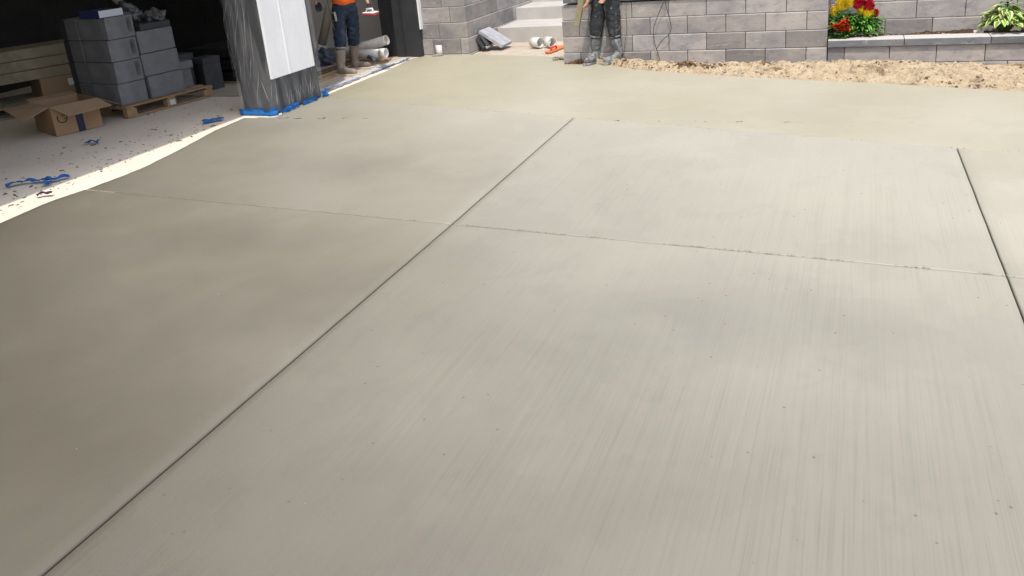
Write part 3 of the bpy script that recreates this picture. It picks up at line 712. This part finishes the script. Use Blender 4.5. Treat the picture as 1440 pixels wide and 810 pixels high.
# dark trays at the back right
for i,w_ in enumerate(('bottom','middle','top')):
    t=thing('black_tray',w_+' black tray of the stack in the dark behind the pallet','tray',(-8.3,9.55,.02+i*.17),0,'black trays stacked in the garage')
    for yy in (9.18,9.55,9.92): b=MB(); b.box((-8.25,yy,.055+i*.17),(1.15,.09,.075),bev=.004); b.build('runner',M['black'],t)
    b=MB(); b.box((-8.25+.03*i,9.55,.12+i*.17),(1.2,.86,.05),bev=.005); b.build('tray_top',M['black'],t)
b=MB(); b.box((-8.2,9.12,.012),(1.3,.05,.024)); tag(recenter(b.build('floor_batten',M['wood_pale'])),'thin pale batten on the floor in front of the black trays','batten')
random.seed(31)
for i,(u,v,z,s,lb) in enumerate(((.98,.60,.0,(.3,.3,.42),'tall dark block behind the far end of the pallet'),(1.30,.42,.0,(.26,.3,.36),'dark block standing past the end of the pallet'),(1.0,.62,.42,(.34,.3,.10),'dark flat block on the tall dark block'),(1.28,.40,.36,(.3,.26,.08),'dark flat block on the block past the pallet'))):
    c=PL(u+.3,v+.1,z+(.0)); b=MB(); b.box(c+Vector((0,0,s[2]/2)),s,angp+random.uniform(-.2,.2),bev=.008); tag(recenter(b.build('dark_block',M['pack2'])),lb,'block','dark blocks behind the pallet')
# ------------------------------------------------------------ second bay: pipes, planks, bag, broom
def pipeobj(a,b_,r,label,mat='pvc_dirty',grp='pipes on the bay floor',collar=None):
    t=thing('pipe',label,'pipe',(Vector(a)+Vector(b_))/2-Vector((0,0,r)),0,grp)
    b=MB(); b.pipe(a,b_,r,.006); b.build('pipe_wall',M[mat],t)
    if collar: 
        a,b_=Vector(a),Vector(b_); b=MB(); b.pipe(a.lerp(b_,collar[0]),a.lerp(b_,collar[1]),r+.008,.007); b.build('collar',M['pvc'],t)
    return t
yB_=lambda px,py,Y: OY(px,py,Y)
pipeobj(yB_(440,88,10.75),yB_(544,56,10.75),.072,'upper white pipe slanting behind the worker in an orange shirt',collar=None)
pipeobj(yB_(488,76,10.45),yB_(543,74.5,10.45),.062,'short white pipe lying lowest beside the worker boots',collar=(.86,1.0),mat='pvc')
pipeobj(yB_(505,67,11.0),yB_(543,63,11.0),.05,'thin white pipe lying between the two larger pipes')
pipeobj(yB_(446,90,10.9),yB_(500,75,10.9),.05,'dusty pipe lying low against the wrapped post')
t=thing('leaning_pipe','tan tube leaning upright with a white wrapped foot','pipe',yB_(451,76,11.3))
a=yB_(452,66,11.3); c=yB_(472,-30,11.55); b=MB(); b.pipe(a,c,.068,.006); b.build('pipe_wall',M['tan_tube'],t)
b=MB(); b.pipe(yB_(450.5,78,11.3),yB_(453.5,62,11.3),.078,.008); b.build('white_foot',M['pvc'],t)
for i,(q0,q1,w_,lb) in enumerate((((452,110),(498,92),.10,'front timber plank beside the worker boots'),((452,100),(500,84),.12,'middle timber plank behind the worker boots'),((470,84),(548,82),.10,'rear timber plank under the white pipes'))):
    a=G(*q0,.04); c=G(*q1,.04); 
    if i<2: a=a+(a-c)*.5; 
    d=c-a; b=MB(); b.box((a+c)/2+Vector((0,0,-.02+.0)),(d.length,w_,.04),math.atan2(d.y,d.x),bev=.003); tag(recenter(b.build('timber_plank',M['wood'] if i!=1 else M['clod'])),lb,'plank','planks on the bay floor')
b=MB(); p=G(457,92); b.blob((p.x,p.y,.12),.15,4,.35,2.2,(1.15,.9,.75),5); tag(recenter(b.build('bag',M['bluegrey'])),'crumpled blue grey sack between wrapped post and boots','bag')
t=thing('shovel','brown wide shovel standing in the corner by the dark post','shovel',yB_(552,76,11.1))
b=MB(); b.tube([yB_(551,52,11.2),yB_(549,-10,11.3)],.018,8); b.build('handle',M['wood'],t)
b=MB(); q=[yB_(550,48,11.15),yB_(557,60,11.12),yB_(560,76,11.05),yB_(543,74,11.0),yB_(546,60,11.12)]; b.poly(q,(0,.02,0)); b.build('blade',M['clod'],t)
b=MB(); b.tube([yB_(518,80,10.3),yB_(524,82,10.28),yB_(527,86,10.25)],[.03,.028,.018],8); tag(recenter(b.build('rubber_elbow',M['bluegrey'])),'small grey rubber elbow on the floor before the pipes','fitting')
# sawdusty floor of the second bay
fl=grid_obj('bay_floor_sand',-8.9,-6.15,8.3,12.0,90,110,lambda x,y:Vector((min(x,xE(y)-.03),y,.0015+.004*abs(stretch_noise((x,y,0),6)))),M['walk']); struct(fl)
# ------------------------------------------------------------ bits at the walk
p=G(618,78); t=thing('pipe_stub','short white upright pipe stub against the corner block wall','pipe',(p.x,p.y+.03,0))
b=MB(); b.pipe((p.x,p.y+.03,-.03),(p.x,p.y+.03,.155),.057,.006); b.build('pipe_wall',M['pvc'],t)
b=MB(); b.blob((p.x,p.y+.03,.15),.05,3,.1,3,(1,1,.05),3); b.build('plug',M['pvc'],t)
b=MB()
for i in range(16): b.blob((p.x+random.uniform(-.07,.07),p.y-.045+random.uniform(-.02,.02),.008),random.uniform(.012,.024),2,.4,3,(1,1,.8),i)
b.build('mortar_lumps',M['crumb'],t)
def paverlean(q,w,label,matf,th):
    # q: four world corners of the front face
    b=MB(); n=(q[1]-q[0]).cross(q[3]-q[0]).normalized()*th
    b.poly(q,n); bmesh.ops.bevel(b.bm,geom=b.bm.edges[:],offset=.004,segments=1,affect='EDGES'); o=b.build('paver_slab',M[matf]); tag(recenter(o),label,'paver','pavers leaning by the steps'); return o
p0=G(705,68); 
def slab_lean(a,c,rise,w,th,label,mat):
    """slab whose long axis runs from foot a (on the ground) up to head c; w = width into depth"""
    a,c=Vector(a),Vector(c); d=(c-a); n=Vector((0,1,0)); up=d.cross(n).normalized(); up=up if up.z>0 else -up
    b=MB(); b.poly([a,c,c+n*w,a+n*w],up*th); bmesh.ops.bevel(b.bm,geom=b.bm.edges[:],offset=.006,segments=1,affect='EDGES')
    o=b.build('paver_slab',mat); tag(recenter(o),label,'paver','pavers leaning by the steps')
slab_lean(OY(705,68,11.35),OY(672,47,11.35),0,.38,.055,'larger grey paver slab leaning on the corner wall beside the steps',M['paver_grey'])
slab_lean(OY(679,69.5,11.28),OY(668,55.5,11.28),0,.2,.10,'smaller dark paver propped below the larger leaning slab',M['paver_dark'])
slab_lean(OY(684,69,11.28),OY(674,54.5,11.28),0,.2,.03,'thin pale paver edge wedged between the two leaning slabs',M['paver_grey'])
p=G(765,65); 
for i,(c,r_,d,lb) in enumerate((((757,58.5),.075,Vector((-.9,.45,.1)),'left white pipe offcut lying in front of the first step'),((775,58.0),.074,Vector((-.75,.66,.12)),'right white pipe offcut lying in front of the first step'))):
    a=OY(c[0]+(3 if i==0 else 2),c[1]+.8,11.45); d=d.normalized(); t=thing('pipe_offcut',lb,'pipe',(a.x,a.y,0),0,'pipe offcuts by the steps')
    a.z=r_+.002; b=MB(); b.pipe(a,a+Vector((d.x,d.y,.0))*.17,r_,.009); b.build('pipe_wall',M['pvc'],t)
t=thing('orange_float','orange hand float lying by the end of the block wall','hand tool',G(780,70))
a=G(770,75.5); c=G(793,65.5); d=(c-a).normalized(); s_=Vector((-d.y,d.x,0))
b=MB(); b.poly([a,a+s_*.06+d*.05,c+s_*.09,c-s_*.07,a-s_*.03+d*.05],(0,0,.02)); b.build('blade',M['orange_tool'],t)
b=MB(); b.tube([a+d*.12+Vector((0,0,.02)),a+d*.14+Vector((0,0,.06)),a+d*.3+Vector((0,0,.06)),a+d*.32+Vector((0,0,.02))],.013,8); b.build('handle',M['scarlet'],t)
b=MB(); p=G(786,84)
for i in range(22): b.blob((p.x+random.uniform(-.08,.08),p.y+random.uniform(-.04,.04),.01+random.random()*.02),random.uniform(.008,.022),2,.4,3,(1,1,.9),i)
tag(recenter(b.build('mortar_lump',M['crumb'])),'crumbly heap of mortar at the left foot of the block wall','mortar')
# clods at the feet of the splashed worker
b=MB(); random.seed(77)
for cx_,cy_,n_,s_ in((822,85,70,.09),(851,86,30,.05),(880,86,80,.09),(966,94,120,.16)):
    p=G(cx_,cy_)
    for i in range(n_):
        q=Vector((random.gauss(0,s_),random.gauss(0,.04),0)); b.blob((p.x+q.x,min(YW-.02,p.y+q.y),.01+.05*math.exp(-(q.x/s_)**2)*random.random()),random.uniform(.008,.022),1,.4,3,(1,1,.8),i)
tag(b.build('soil_clods',M['clod']),'dark brown soil clods heaped along the foot of the block wall','soil',kind='stuff')
# wires
t=thing('wire','two thin black wires hanging in a loop from the block wall cap','wire',OY(925,86,YW))
YQ=YW-.015
for pts in (((936,-4),(933,4),(924,25),(919,42),(920,55),(923,68),(928,84)),((935,-4),(937,8),(942,28),(944,38),(941,48),(932,56),(925,66),(924,72),(930,88))):
    P=[OY(x,y,YQ) for x,y in pts]; S=[]
    for i in range(len(P)-1):
        p0_,p1_,p2_,p3_=P[max(i-1,0)],P[i],P[i+1],P[min(i+2,len(P)-1)]
        for q in range(6):
            u=q/6; S.append(.5*((2*p1_)+(p2_-p0_)*u+(2*p0_-5*p1_+4*p2_-p3_)*u*u+(3*p1_-p0_-3*p2_+p3_)*u**3))
    S.append(P[-1]); b=MB(); b.tube([v-Vector((0,.012*abs(math.sin(i*.3)),0)) for i,v in enumerate(S)],.0038,6); b.build('strand',M['wire'],t)
b=MB(); b.tube([OY(881,3,YQ),OY(880,20,YQ),OY(882,40,YQ),OY(879,58,YQ),OY(878,72,YQ),OY(875,80,YQ)],.0028,5); tag(recenter(b.build('wire',M['wire'])),'single thin wire hanging on the wall just right of the splashed worker','wire')
# ------------------------------------------------------------ plants
def leaf(b,base,d,L,w,droop=.3,mi=0,mi2=None,fold=.25,nu=4):
    """one leaf: centre strip(s) mi, edge strips mi2"""
    d=Vector(d).normalized(); side=d.cross(Vector((0,0,1))); side=side.normalized() if side.length>.01 else Vector((1,0,0)); nrm=side.cross(d)
    rows=[]
    cols=(-1,-.55,0,.55,1) if mi2 is not None else (-1,0,1)
    for i in range(nu+1):
        u=i/nu; ww=w*math.sin(PI*min(1,.08+.92*u)**.8)*.5 if i<nu else .0005
        p=Vector(base)+d*L*u-Vector((0,0,1))*droop*L*u*u
        rows.append([b.bm.verts.new(p+side*ww*c+nrm*fold*ww*abs(c)) for c in cols])
    for i in range(nu):
        for j in range(len(cols)-1):
            f=b.bm.faces.new((rows[i][j],rows[i][j+1],rows[i+1][j+1],rows[i+1][j])); f.smooth=True
            f.material_index=mi if (mi2 is None or j in(1,2)) else mi2
def bushy(b,c,r,h,n,L,w,mi=0,seed=1,lo=.05):
    rd=random.Random(seed)
    for i in range(n):
        a=rd.random()*2*PI; rr=r*math.sqrt(rd.random()); z=lo+(h-lo)*rd.random()*(1-.45*(rr/r)**2)
        out=Vector((math.cos(a),math.sin(a),rd.uniform(-.1,.9)))
        leaf(b,Vector(c)+Vector((math.cos(a)*rr,math.sin(a)*rr*.62,z)),out,L*rd.uniform(.6,1.2),w*rd.uniform(.7,1.2),rd.uniform(.1,.6),mi)
def plume(c,h,r,mat,parent,seed,lean=(0,0)):
    b=MB(); rd=random.Random(seed)
    for i in range(260):
        u=rd.random(); a=rd.random()*2*PI; rr=r*math.sin(PI*(.18+.8*u))**.8*rd.uniform(.5,1); p=Vector(c)+Vector((math.cos(a)*rr*.75+lean[0]*u,math.sin(a)*rr*.75+lean[1]*u,h*u))
        leaf(b,p,(math.cos(a),math.sin(a),rd.uniform(.6,1.6)),r*.5,r*.3,0,0,nu=2)
    b.build('flower_head',mat,parent,recalc=False)
def flowercl(c,r,mat,parent,seed,n=26):
    b=MB(); rd=random.Random(seed)
    for i in range(n):
        d=Vector((rd.gauss(0,1),rd.gauss(0,1),rd.gauss(.2,.7))).normalized(); p=Vector(c)+d*r*rd.uniform(.4,1)
        for q in range(5):
            a=q*2*PI/5+i; leaf(b,p,(math.cos(a)+d.x*.8,math.sin(a)+d.y*.8,.35+d.z*.6),r*.42,r*.33,.1,0,nu=2)
    b.build('flower_head',mat,parent,recalc=False)
pY=10.43; zs_=.18
c=OY(1200,48,pY); c.z=zs_
t=thing('celosia_plant','bushy green plant with yellow and crimson plumes at the planter corner','plant',c)
b=MB(); rd=random.Random(3)
for i in range(9): a=i*.7; b.tube([c,c+Vector((math.cos(a)*.05,math.sin(a)*.04,.14)),c+Vector((math.cos(a)*.15,math.sin(a)*.09,.28))],.005,5)
b.build('stem',M['stem'],t)
b=MB(); bushy(b,c+Vector((-.13,.0,0)),.17,.34,420,.10,.035,0,5); bushy(b,c+Vector((.10,.0,0)),.175,.30,460,.10,.038,0,6); bushy(b,c+Vector((.0,.04,0)),.17,.32,120,.09,.03,1,8)
b.build('foliage',[M['leaf'],M['leaf2']],t,recalc=False)
for i,(x,y,mn,r,h) in enumerate(((1173,15,'yellow',.035,.10),(1180,8,'yellow',.04,.12),(1188,6,'yellow',.045,.12),(1196,3,'yellow',.04,.12),(1206,5,'crimson',.045,.12),(1212,2,'crimson',.04,.12),(1222,8,'crimson',.045,.12),(1230,17,'crimson',.03,.09),(1213,14,'yellow',.05,.11),(1221,17,'yellow',.045,.10),(1226,14,'yellow',.035,.08))):
    p=OY(x,y+4,pY-.06+.02*(i%3)); plume(p-Vector((0,0,.03)),h*.95,r*1.55,M[mn],t,i,(random.uniform(-.02,.02),0))
c=OY(1182,51,pY-.12); c.z=zs_
t=thing('red_flower_plant','low plant with scarlet blooms in front of the plumed plant','plant',c)
b=MB(); bushy(b,c,.12,.13,220,.055,.03,0,15,.02); b.build('foliage',M['leaf2'],t,recalc=False)
b=MB()
for i in range(6): a=i*1.1; b.tube([c,c+Vector((math.cos(a)*.06,math.sin(a)*.05,.12))],.004,5)
b.build('stem',M['stem'],t)
for i,(x,y,r) in enumerate(((1173,38,.036),(1181,36,.038),(1187,32,.045),(1185,42,.036),(1194,41,.03),(1178,41,.03),(1190,36,.03))):
    flowercl(OY(x,y,pY-.19+.01*(i%3)),r*1.15,M['scarlet'],t,40+i)
def hosta(c,R_,hh,n,seed,label):
    t=thing('hosta_plant',label,'plant',c); rd=random.Random(seed); b=MB(); sb=MB()
    for i in range(n):
        a=rd.random()*2*PI; k_=rd.random(); st_=Vector((math.cos(a),math.sin(a),0)); base=c+st_*R_*(.15+.5*k_)+Vector((0,0,hh*(1-.55*k_)*rd.uniform(.6,1.05)))
        sb.tube([c+st_*.02,c.lerp(base,.6)+Vector((0,0,.03)),base],.0045,5)
        leaf(b,base,(st_.x,st_.y,rd.uniform(-.1,.6)),R_*rd.uniform(.34,.52),R_*rd.uniform(.20,.32),rd.uniform(.3,.8),0,1,.22,6)
    b.build('foliage',[M['leaf'],M['leafcream']],t,recalc=False); sb.build('stem',M['stem'],t)
c=OY(1411,45,pY); c.z=zs_; hosta(c,.27,.33,130,9,'cream edged hosta on the dark soil at the right edge')
c=OY(1462,43,pY); c.z=zs_; hosta(c,.27,.34,110,19,'second hosta clump cut by the right edge of the photo')
c=OY(1416,10,10.55); 
t=thing('broadleaf_sprig','tall dark green broad leaved sprig rising behind the hosta','plant',(c.x,10.55,zs_))
b=MB(); b.tube([(c.x,10.55,zs_),(c.x-.01,10.53,.4),(c.x,10.52,.56)],.006,6); b.build('stem',M['stem'],t)
b=MB()
for i,(dx,dz,d) in enumerate(((0,.50,(-.6,-.5,.4)),(0,.46,(-.2,-.8,.2)),(.02,.52,(.8,-.3,.5)),(0,.56,(0,-.3,1)),(.0,.42,(-.7,-.4,0)),(0,.45,(.9,-.2,.3)))): leaf(b,(c.x+dx,10.52,dz),d,.13,.09,.4,0,nu=5)
b.build('foliage',M['leaf2'],t,recalc=False)
# ------------------------------------------------------------ people
def skin(name,verts,edges,radii,mat,parent,sub=2,wr=None,root=0):
    me=bpy.data.meshes.new(name); me.from_pydata([tuple(v) for v in verts],edges,[]); o=bpy.data.objects.new(name,me); COL.objects.link(o)
    m=o.modifiers.new('s','SKIN'); m.use_smooth_shade=True
    for i,r in enumerate(radii):
        sv=me.skin_vertices[0].data[i]; sv.radius=r if isinstance(r,tuple) else (r,r); sv.use_root=(i==root)
    s=o.modifiers.new('u','SUBSURF'); s.levels=sub; s.render_levels=sub
    dg=bpy.context.evaluated_depsgraph_get(); nm=bpy.data.meshes.new_from_object(o.evaluated_get(dg)); bpy.data.objects.remove(o); 
    if wr:
        nm.update()
        ns=[v.normal.copy() for v in nm.vertices]
        for v,n_ in zip(nm.vertices,ns): v.co+=n_*wr(v.co)
    nm.materials.clear(); nm.materials.append(mat); nm.polygons.foreach_set('use_smooth',[True]*len(nm.polygons))
    return link(name,nm,parent)
def chain(joints,rad,order):
    ids={k_:i for i,k_ in enumerate(joints)}; return list(joints.values()),[(ids[a],ids[b_]) for a,b_ in order],[rad[k_] for k_ in joints]
def make_person(root,J,fwd,mats,legs_wrinkle=.01):
    """J: world joints. fwd: facing. clothes as children of one continuous body"""
    f=Vector(fwd).normalized(); rt=Vector((f.y,-f.x,0)); up=Vector((0,0,1))
    hipc=J['hip']; ch=J['chest']; nk=ch+up*.18; hd=nk+up*.09+f*.01; tp_=hd+up*.14
    V={'hip':hipc,'waist':hipc.lerp(ch,.35),'chest':ch,'nk0':ch+up*.12,'nk':nk,'jaw':hd+f*.02,'crown':tp_,'nose':hd+f*.085+up*.035}
    Rr={'hip':.11,'waist':(.13,.10),'chest':(.17,.12),'nk0':(.10,.08),'nk':.055,'jaw':.07,'crown':.075,'nose':.016}
    E_=[('hip','waist'),('waist','chest'),('chest','nk0'),('nk0','nk'),('nk','jaw'),('jaw','crown'),('jaw','nose')]
    for s in 'lr':
        V['sh'+s]=J['sh'+s];V['el'+s]=J['el'+s];V['wr'+s]=J['wr'+s];V['th'+s]=J['th'+s];V['kn'+s]=J['kn'+s];V['an'+s]=J['an'+s]
        Rr.update({'sh'+s:.055,'el'+s:.042,'wr'+s:.027,'th'+s:.065,'kn'+s:.05,'an'+s:.036})
        E_+=[('chest','sh'+s),('sh'+s,'el'+s),('el'+s,'wr'+s),('hip','th'+s),('th'+s,'kn'+s),('kn'+s,'an'+s)]
    for s in 'lr':                        # hands: palm, four fingers, thumb
        hv=J['hand'+s]; d=(hv-J['wr'+s]).normalized(); V['pa'+s]=J['wr'+s]+d*.06; Rr['pa'+s]=(.034,.02); E_.append(('wr'+s,'pa'+s))
    body=skin('body',*chain(V,Rr,E_),mats['skin'],root)
    for s,sg in(('l',-1),('r',1)):
        hv=J['hand'+s]; w0=J['wr'+s]; d=(hv-w0).normalized(); curl=J.get('curl'+s,f*.5-up*.2).normalized(); sp=d.cross(curl).normalized()
        hm=[]
        vv=[w0+d*.035]; rr=[.026]; ee=[]
        for q,Lf in enumerate((.072,.082,.077,.06)):
            o_2=sp*(q-1.5)*.021; i0=len(vv); vv+= [w0+d*.085+o_2, w0+d*(.085+Lf*.45)+o_2+curl*.018, w0+d*(.085+Lf*.6)+o_2+curl*.045, w0+d*(.085+Lf*.45)+o_2+curl*.066]
            rr+=[.0125,.0095,.0088,.0075]; ee+=[(0,i0),(i0,i0+1),(i0+1,i0+2),(i0+2,i0+3)]
        i0=len(vv); o_2=-sp*.035; vv+=[w0+d*.05+o_2*1.1,w0+d*.085+o_2*1.35+curl*.03,w0+d*.10+o_2*1.0+curl*.058]; rr+=[.014,.0105,.009]; ee+=[(0,i0),(i0,i0+1),(i0+1,i0+2)]
        skin('hand',vv,ee,rr,mats['hand'],root,2)
    # trousers
    wrk=lambda co: legs_wrinkle*noise.noise(Vector((co.x*9,co.y*9,co.z*19+co.x*8)))+legs_wrinkle*.6*noise.noise(Vector((co.x*20,co.y*20,co.z*50)))
    V={'w':hipc+up*.12,'h':hipc}; Rr={'w':(.15,.12),'h':(.165,.135)}; E_=[('w','h')]
    for s in 'lr':
        th,kn,an=J['th'+s],J['kn'+s],J['an'+s]; e=kn.lerp(an,mats.get('cuff',.3))
        V.update({'t'+s:th,'m'+s:th.lerp(kn,.5),'k'+s:kn,'e'+s:e}); Rr.update({'t'+s:.112,'m'+s:.098,'k'+s:.088,'e'+s:.076}); E_+=[('h','t'+s),('t'+s,'m'+s),('m'+s,'k'+s),('k'+s,'e'+s)]
    skin('trousers',*chain(V,Rr,E_),mats['trousers'],root,3,wrk)
    # shirt
    wr2=lambda co:.012*noise.noise(Vector((co.x*6,co.y*6,co.z*12)))
    V={'b':hipc+up*mats.get('hem',.03),'m':hipc.lerp(ch,.45),'c':ch,'n':ch+up*.13}; Rr={'b':(.195,.17),'m':(.175,.14),'c':(.195,.14),'n':(.085,.08)}; E_=[('b','m'),('m','c'),('c','n')]
    skin('shirt',*chain(V,Rr,E_),mats['shirt'],root,3,wr2)
    V={};Rr={};E_=[]
    for s in 'lr':
        V={'a':ch.lerp(J['sh'+s],.25),'s':J['sh'+s],'e':J['el'+s],'w':J['el'+s].lerp(J['wr'+s],.93)}; Rr={'a':.09,'s':.078,'e':.056,'w':.045}
        skin('sleeve',*chain(V,Rr,[('a','s'),('s','e'),('e','w')]),mats['sleeve'],root,2,wr2)
    # hair / cap, ears, eyes, mouth
    b=MB(); b.blob(hd+up*.085-f*.012,.105,3,.03,3,(.95,1.0,.85),2); b.build('hair',mats['hair'],body)
    b=MB()
    for sg in(-1,1): b.blob(hd+rt*sg*.082+up*.02,.028,2,.05,3,(.5,.8,1.2),2)
    b.build('ear',mats['skin'],body)
    for sg in(-1,1): b=MB(); b.blob(hd+rt*sg*.032+f*.066+up*.045,.012,2,0,1,(1,1,1)); b.build('eye',M['pvc'],body)
    b=MB(); b.blob(hd+f*.076-up*.015,.02,2,0,1,(1.2,.5,.35)); b.build('mouth',M['clod'],body)
    # boots
    for s in 'lr':
        an=J['an'+s]; g0=Vector((an.x,an.y,0)); tf=J['toe'+s].normalized(); bs=J.get('bs',1.); h=J.get('boot_h',.40); kn=J['kn'+s]
        lean=(kn-an)/max(.01,(kn.z-an.z)); sh=lambda z:Vector((an.x,an.y,0))+Vector((lean.x,lean.y,0))*max(0,z-an.z)+Vector((0,0,z))
        vv=[sh(h),sh(h*.78),sh(h*.52),sh(.13),g0+up*.075,g0-tf*.055+up*.06,g0+tf*.085*bs+up*.064,g0+tf*.165*bs+up*.055,g0+tf*.205*bs+up*.048]
        rr=[.074,.073,.066,.056,.05,.044,.047,.044,.030]; ee=[(0,1),(1,2),(2,3),(3,4),(4,5),(4,6),(6,7),(7,8)]
        bo=skin('boot',vv,ee,rr,mats['boot'],root,3,lambda co:.006*noise.noise(co*14)+.004*math.sin(co.z*70)*max(0,1-abs(co.z-.14)/.07),root=4)
        b=MB(); sd_=Vector((-tf.y,tf.x,0)); out=[(-.115,0),(-.10,.034),(-.05,.043),(.02,.038),(.09,.048),(.16,.052),(.215,.036),(.245,.0),(.215,-.036),(.16,-.052),(.09,-.048),(.02,-.038),(-.05,-.043),(-.10,-.034)]
        b.poly([g0+tf*a_*(bs if a_>0 else 1)+sd_*c_*(1+(bs-1)*.5)+up*.002 for a_,c_ in out],(0,0,.030)); bmesh.ops.bevel(b.bm,geom=[e_ for e_ in b.bm.edges],offset=.004,segments=1,affect='EDGES'); b.build('sole',mats['sole'],bo)
        V_=[sh(h+.002),sh(h-.022)]; b=MB(); b.pipe(V_[0],V_[1],.079 if mats['rim']==M['boot'] else .074,.006); b.build('boot_rim',mats['rim'],bo)
    return body
# worker in the small bay
a1=G(481,107); a2=G(500,97.5); f1=Vector((.62,-.78,0)).normalized(); r1=Vector((f1.y,-f1.x,0)); up=Vector((0,0,1))
mid=(a1+a2)/2; hip=OY(485,14,mid.y); hip.z=.93
f1g=Vector((1,-.12,0)).normalized()
hl=OY(519,8,mid.y+.05); hr=OY(446,8,mid.y-.10)
J=dict(hip=hip,chest=hip+up*.42+f1*.02)
J['shr']=J['chest']+r1*.19+up*.07; J['shl']=J['chest']-r1*.19+up*.07
J['wrr']=hr+up*.06+Vector((-.03,.02,0)); J['wrl']=hl+up*.07+Vector((-.03,.02,0)); J['handr']=hr+Vector((.02,0,-.04)); J['handl']=hl+Vector((.0,0,-.05))
J['elr']=J['shr'].lerp(J['wrr'],.5)-f1*.07+r1*.03; J['ell']=J['shl'].lerp(J['wrl'],.5)-f1*.07-r1*.03
J['thr']=hip+r1*.085-up*.08; J['thl']=hip-r1*.085-up*.08
J['anr']=Vector((a1.x,a1.y,.09)); J['anl']=Vector((a2.x,a2.y,.09))
J['knr']=J['thr'].lerp(J['anr'],.5)+f1*.035; J['knl']=J['thl'].lerp(J['anl'],.5)+f1*.06
J['toer']=Vector((1,.02,0)); J['toel']=Vector((1,.1,0)); J['bs']=1.22; J['boot_h']=.385
p1=thing('person','worker in orange shirt, dark jeans and tan rubber boots holding two hand floats','person',(mid.x,mid.y,0))
make_person(p1,J,f1,dict(skin=M['skin'],hand=M['glove'],trousers=M['jeans'],shirt=M['orange'],sleeve=M['glove'],boot=M['boot'],sole=M['sole'],rim=M['boot'],hair=M['hair'],cuff=.38,hem=-.07),.013)
# red sponge float in his left hand
c=OY(521,19,mid.y-.03); t=thing('sponge_float','red sponge float held in the hand of the orange shirted worker','hand tool',c)
A_=math.radians(-20); q=Matrix.Rotation(A_,3,'Z')@Matrix.Rotation(.12,3,'X')
b=MB(); b.box(c,(.24,.11,.022),rot=q,bev=.004); b.build('sponge_pad',M['red'],t)
b=MB(); b.box(c+Vector((0,0,.018)),(.235,.105,.006),rot=q); b.build('backing',M['white'],t)
b=MB(); b.tube([c+q@Vector((-.07,0,.02)),c+q@Vector((-.06,0,.06)),c+q@Vector((.06,0,.065)),c+q@Vector((.07,0,.02))],.013,8); b.build('handle',M['pvc'],t)
# steel trowel in his right hand
c=OY(464,22,mid.y-.18); t=thing('steel_trowel','long grey steel trowel hanging from the gloved hand by the leaning tube','hand tool',c)
tb=OY(471,42,mid.y-.18); tt=OY(459,3,mid.y-.18); d=(tt-tb).normalized(); L_=(tt-tb).length
b=MB(); sp=Vector((.35,-.9,0)).normalized(); n_=d.cross(sp).normalized(); b.poly([tb-sp*.045,tb+sp*.045,tt+sp*.045,tt-sp*.045],n_*.004); b.build('blade',M['steel'],t)
b=MB(); b.tube([OY(470,17,mid.y-.2),OY(473,30,mid.y-.2)],.016,8); b.build('handle',M['tan_tube'],t)
b=MB(); b.tube([OY(470,19,mid.y-.2),OY(465,18,mid.y-.19)],.006,6);b.tube([OY(473,28,mid.y-.2),OY(467,30,mid.y-.19)],.006,6); b.tube([OY(462,13,mid.y-.18),OY(455,12.5,mid.y-.14),OY(446,13,mid.y-.10)],.007,6); b.build('shank',M['steel'],t)
# worker with board, concrete splashed
b1=G(838.5,88.5); b2=G(871,88.5); mid2=(b1+b2)/2; f2=Vector((-.45,-.9,0)).normalized(); r2=Vector((f2.y,-f2.x,0))
hip2=OY(851,-10,mid2.y+.02); hip2.z=.93
J=dict(hip=hip2,chest=hip2+up*.42+f2*.03)
J['shr']=J['chest']+r2*.19+up*.07; J['shl']=J['chest']-r2*.19+up*.07
hr=OY(820,12,mid2.y-.22); J['wrr']=hr+Vector((.05,.03,.08)); J['handr']=hr+Vector((-.0,0,-.04)); J['curlr']=Vector((-1,-.2,0)); J['elr']=J['shr'].lerp(J['wrr'],.52)-f2*.08
J['wrl']=J['shl']-up*.50+f2*.16; J['handl']=J['wrl']-up*.1+f2*.05; J['ell']=J['shl'].lerp(J['wrl'],.5)-f2*.09
J['thr']=hip2+r2*.085-up*.08; J['thl']=hip2-r2*.085-up*.08
J['anr']=Vector((b1.x,b1.y,.09)); J['anl']=Vector((b2.x,b2.y,.09))
J['knr']=OY(838,42,mid2.y-.02); J['knl']=OY(864,44,mid2.y-.06)
J['toer']=Vector((-.45,-1,0)); J['toel']=Vector((-.95,-.75,0)); J['boot_h']=.36
p2=thing('person','worker in black concrete splashed trousers and boots holding a khaki board','person',(mid2.x,mid2.y,0))
make_person(p2,J,f2,dict(skin=M['skin'],hand=M['skin'],trousers=M['jeans2'],shirt=M['hivis'],sleeve=M['hivis'],boot=M['boot2'],sole=M['boot2'],rim=M['boot2'],hair=M['hair'],cuff=.42,hem=.1),.011)
# board
lo_=OY(810.5,36,mid2.y-.27); hi_=OY(818,-6,mid2.y-.27); d=(hi_-lo_).normalized(); sp=Vector((1,-.2,0)).normalized(); n_=d.cross(sp).normalized()*.04; hi_=lo_+d*1.1
b=MB(); b.poly([lo_-sp*.035,lo_+sp*.035,hi_+sp*.035,hi_-sp*.035],n_); tag(recenter(b.build('screed_board',M['board'])),'short khaki screed board held upright in front of the block wall','board')
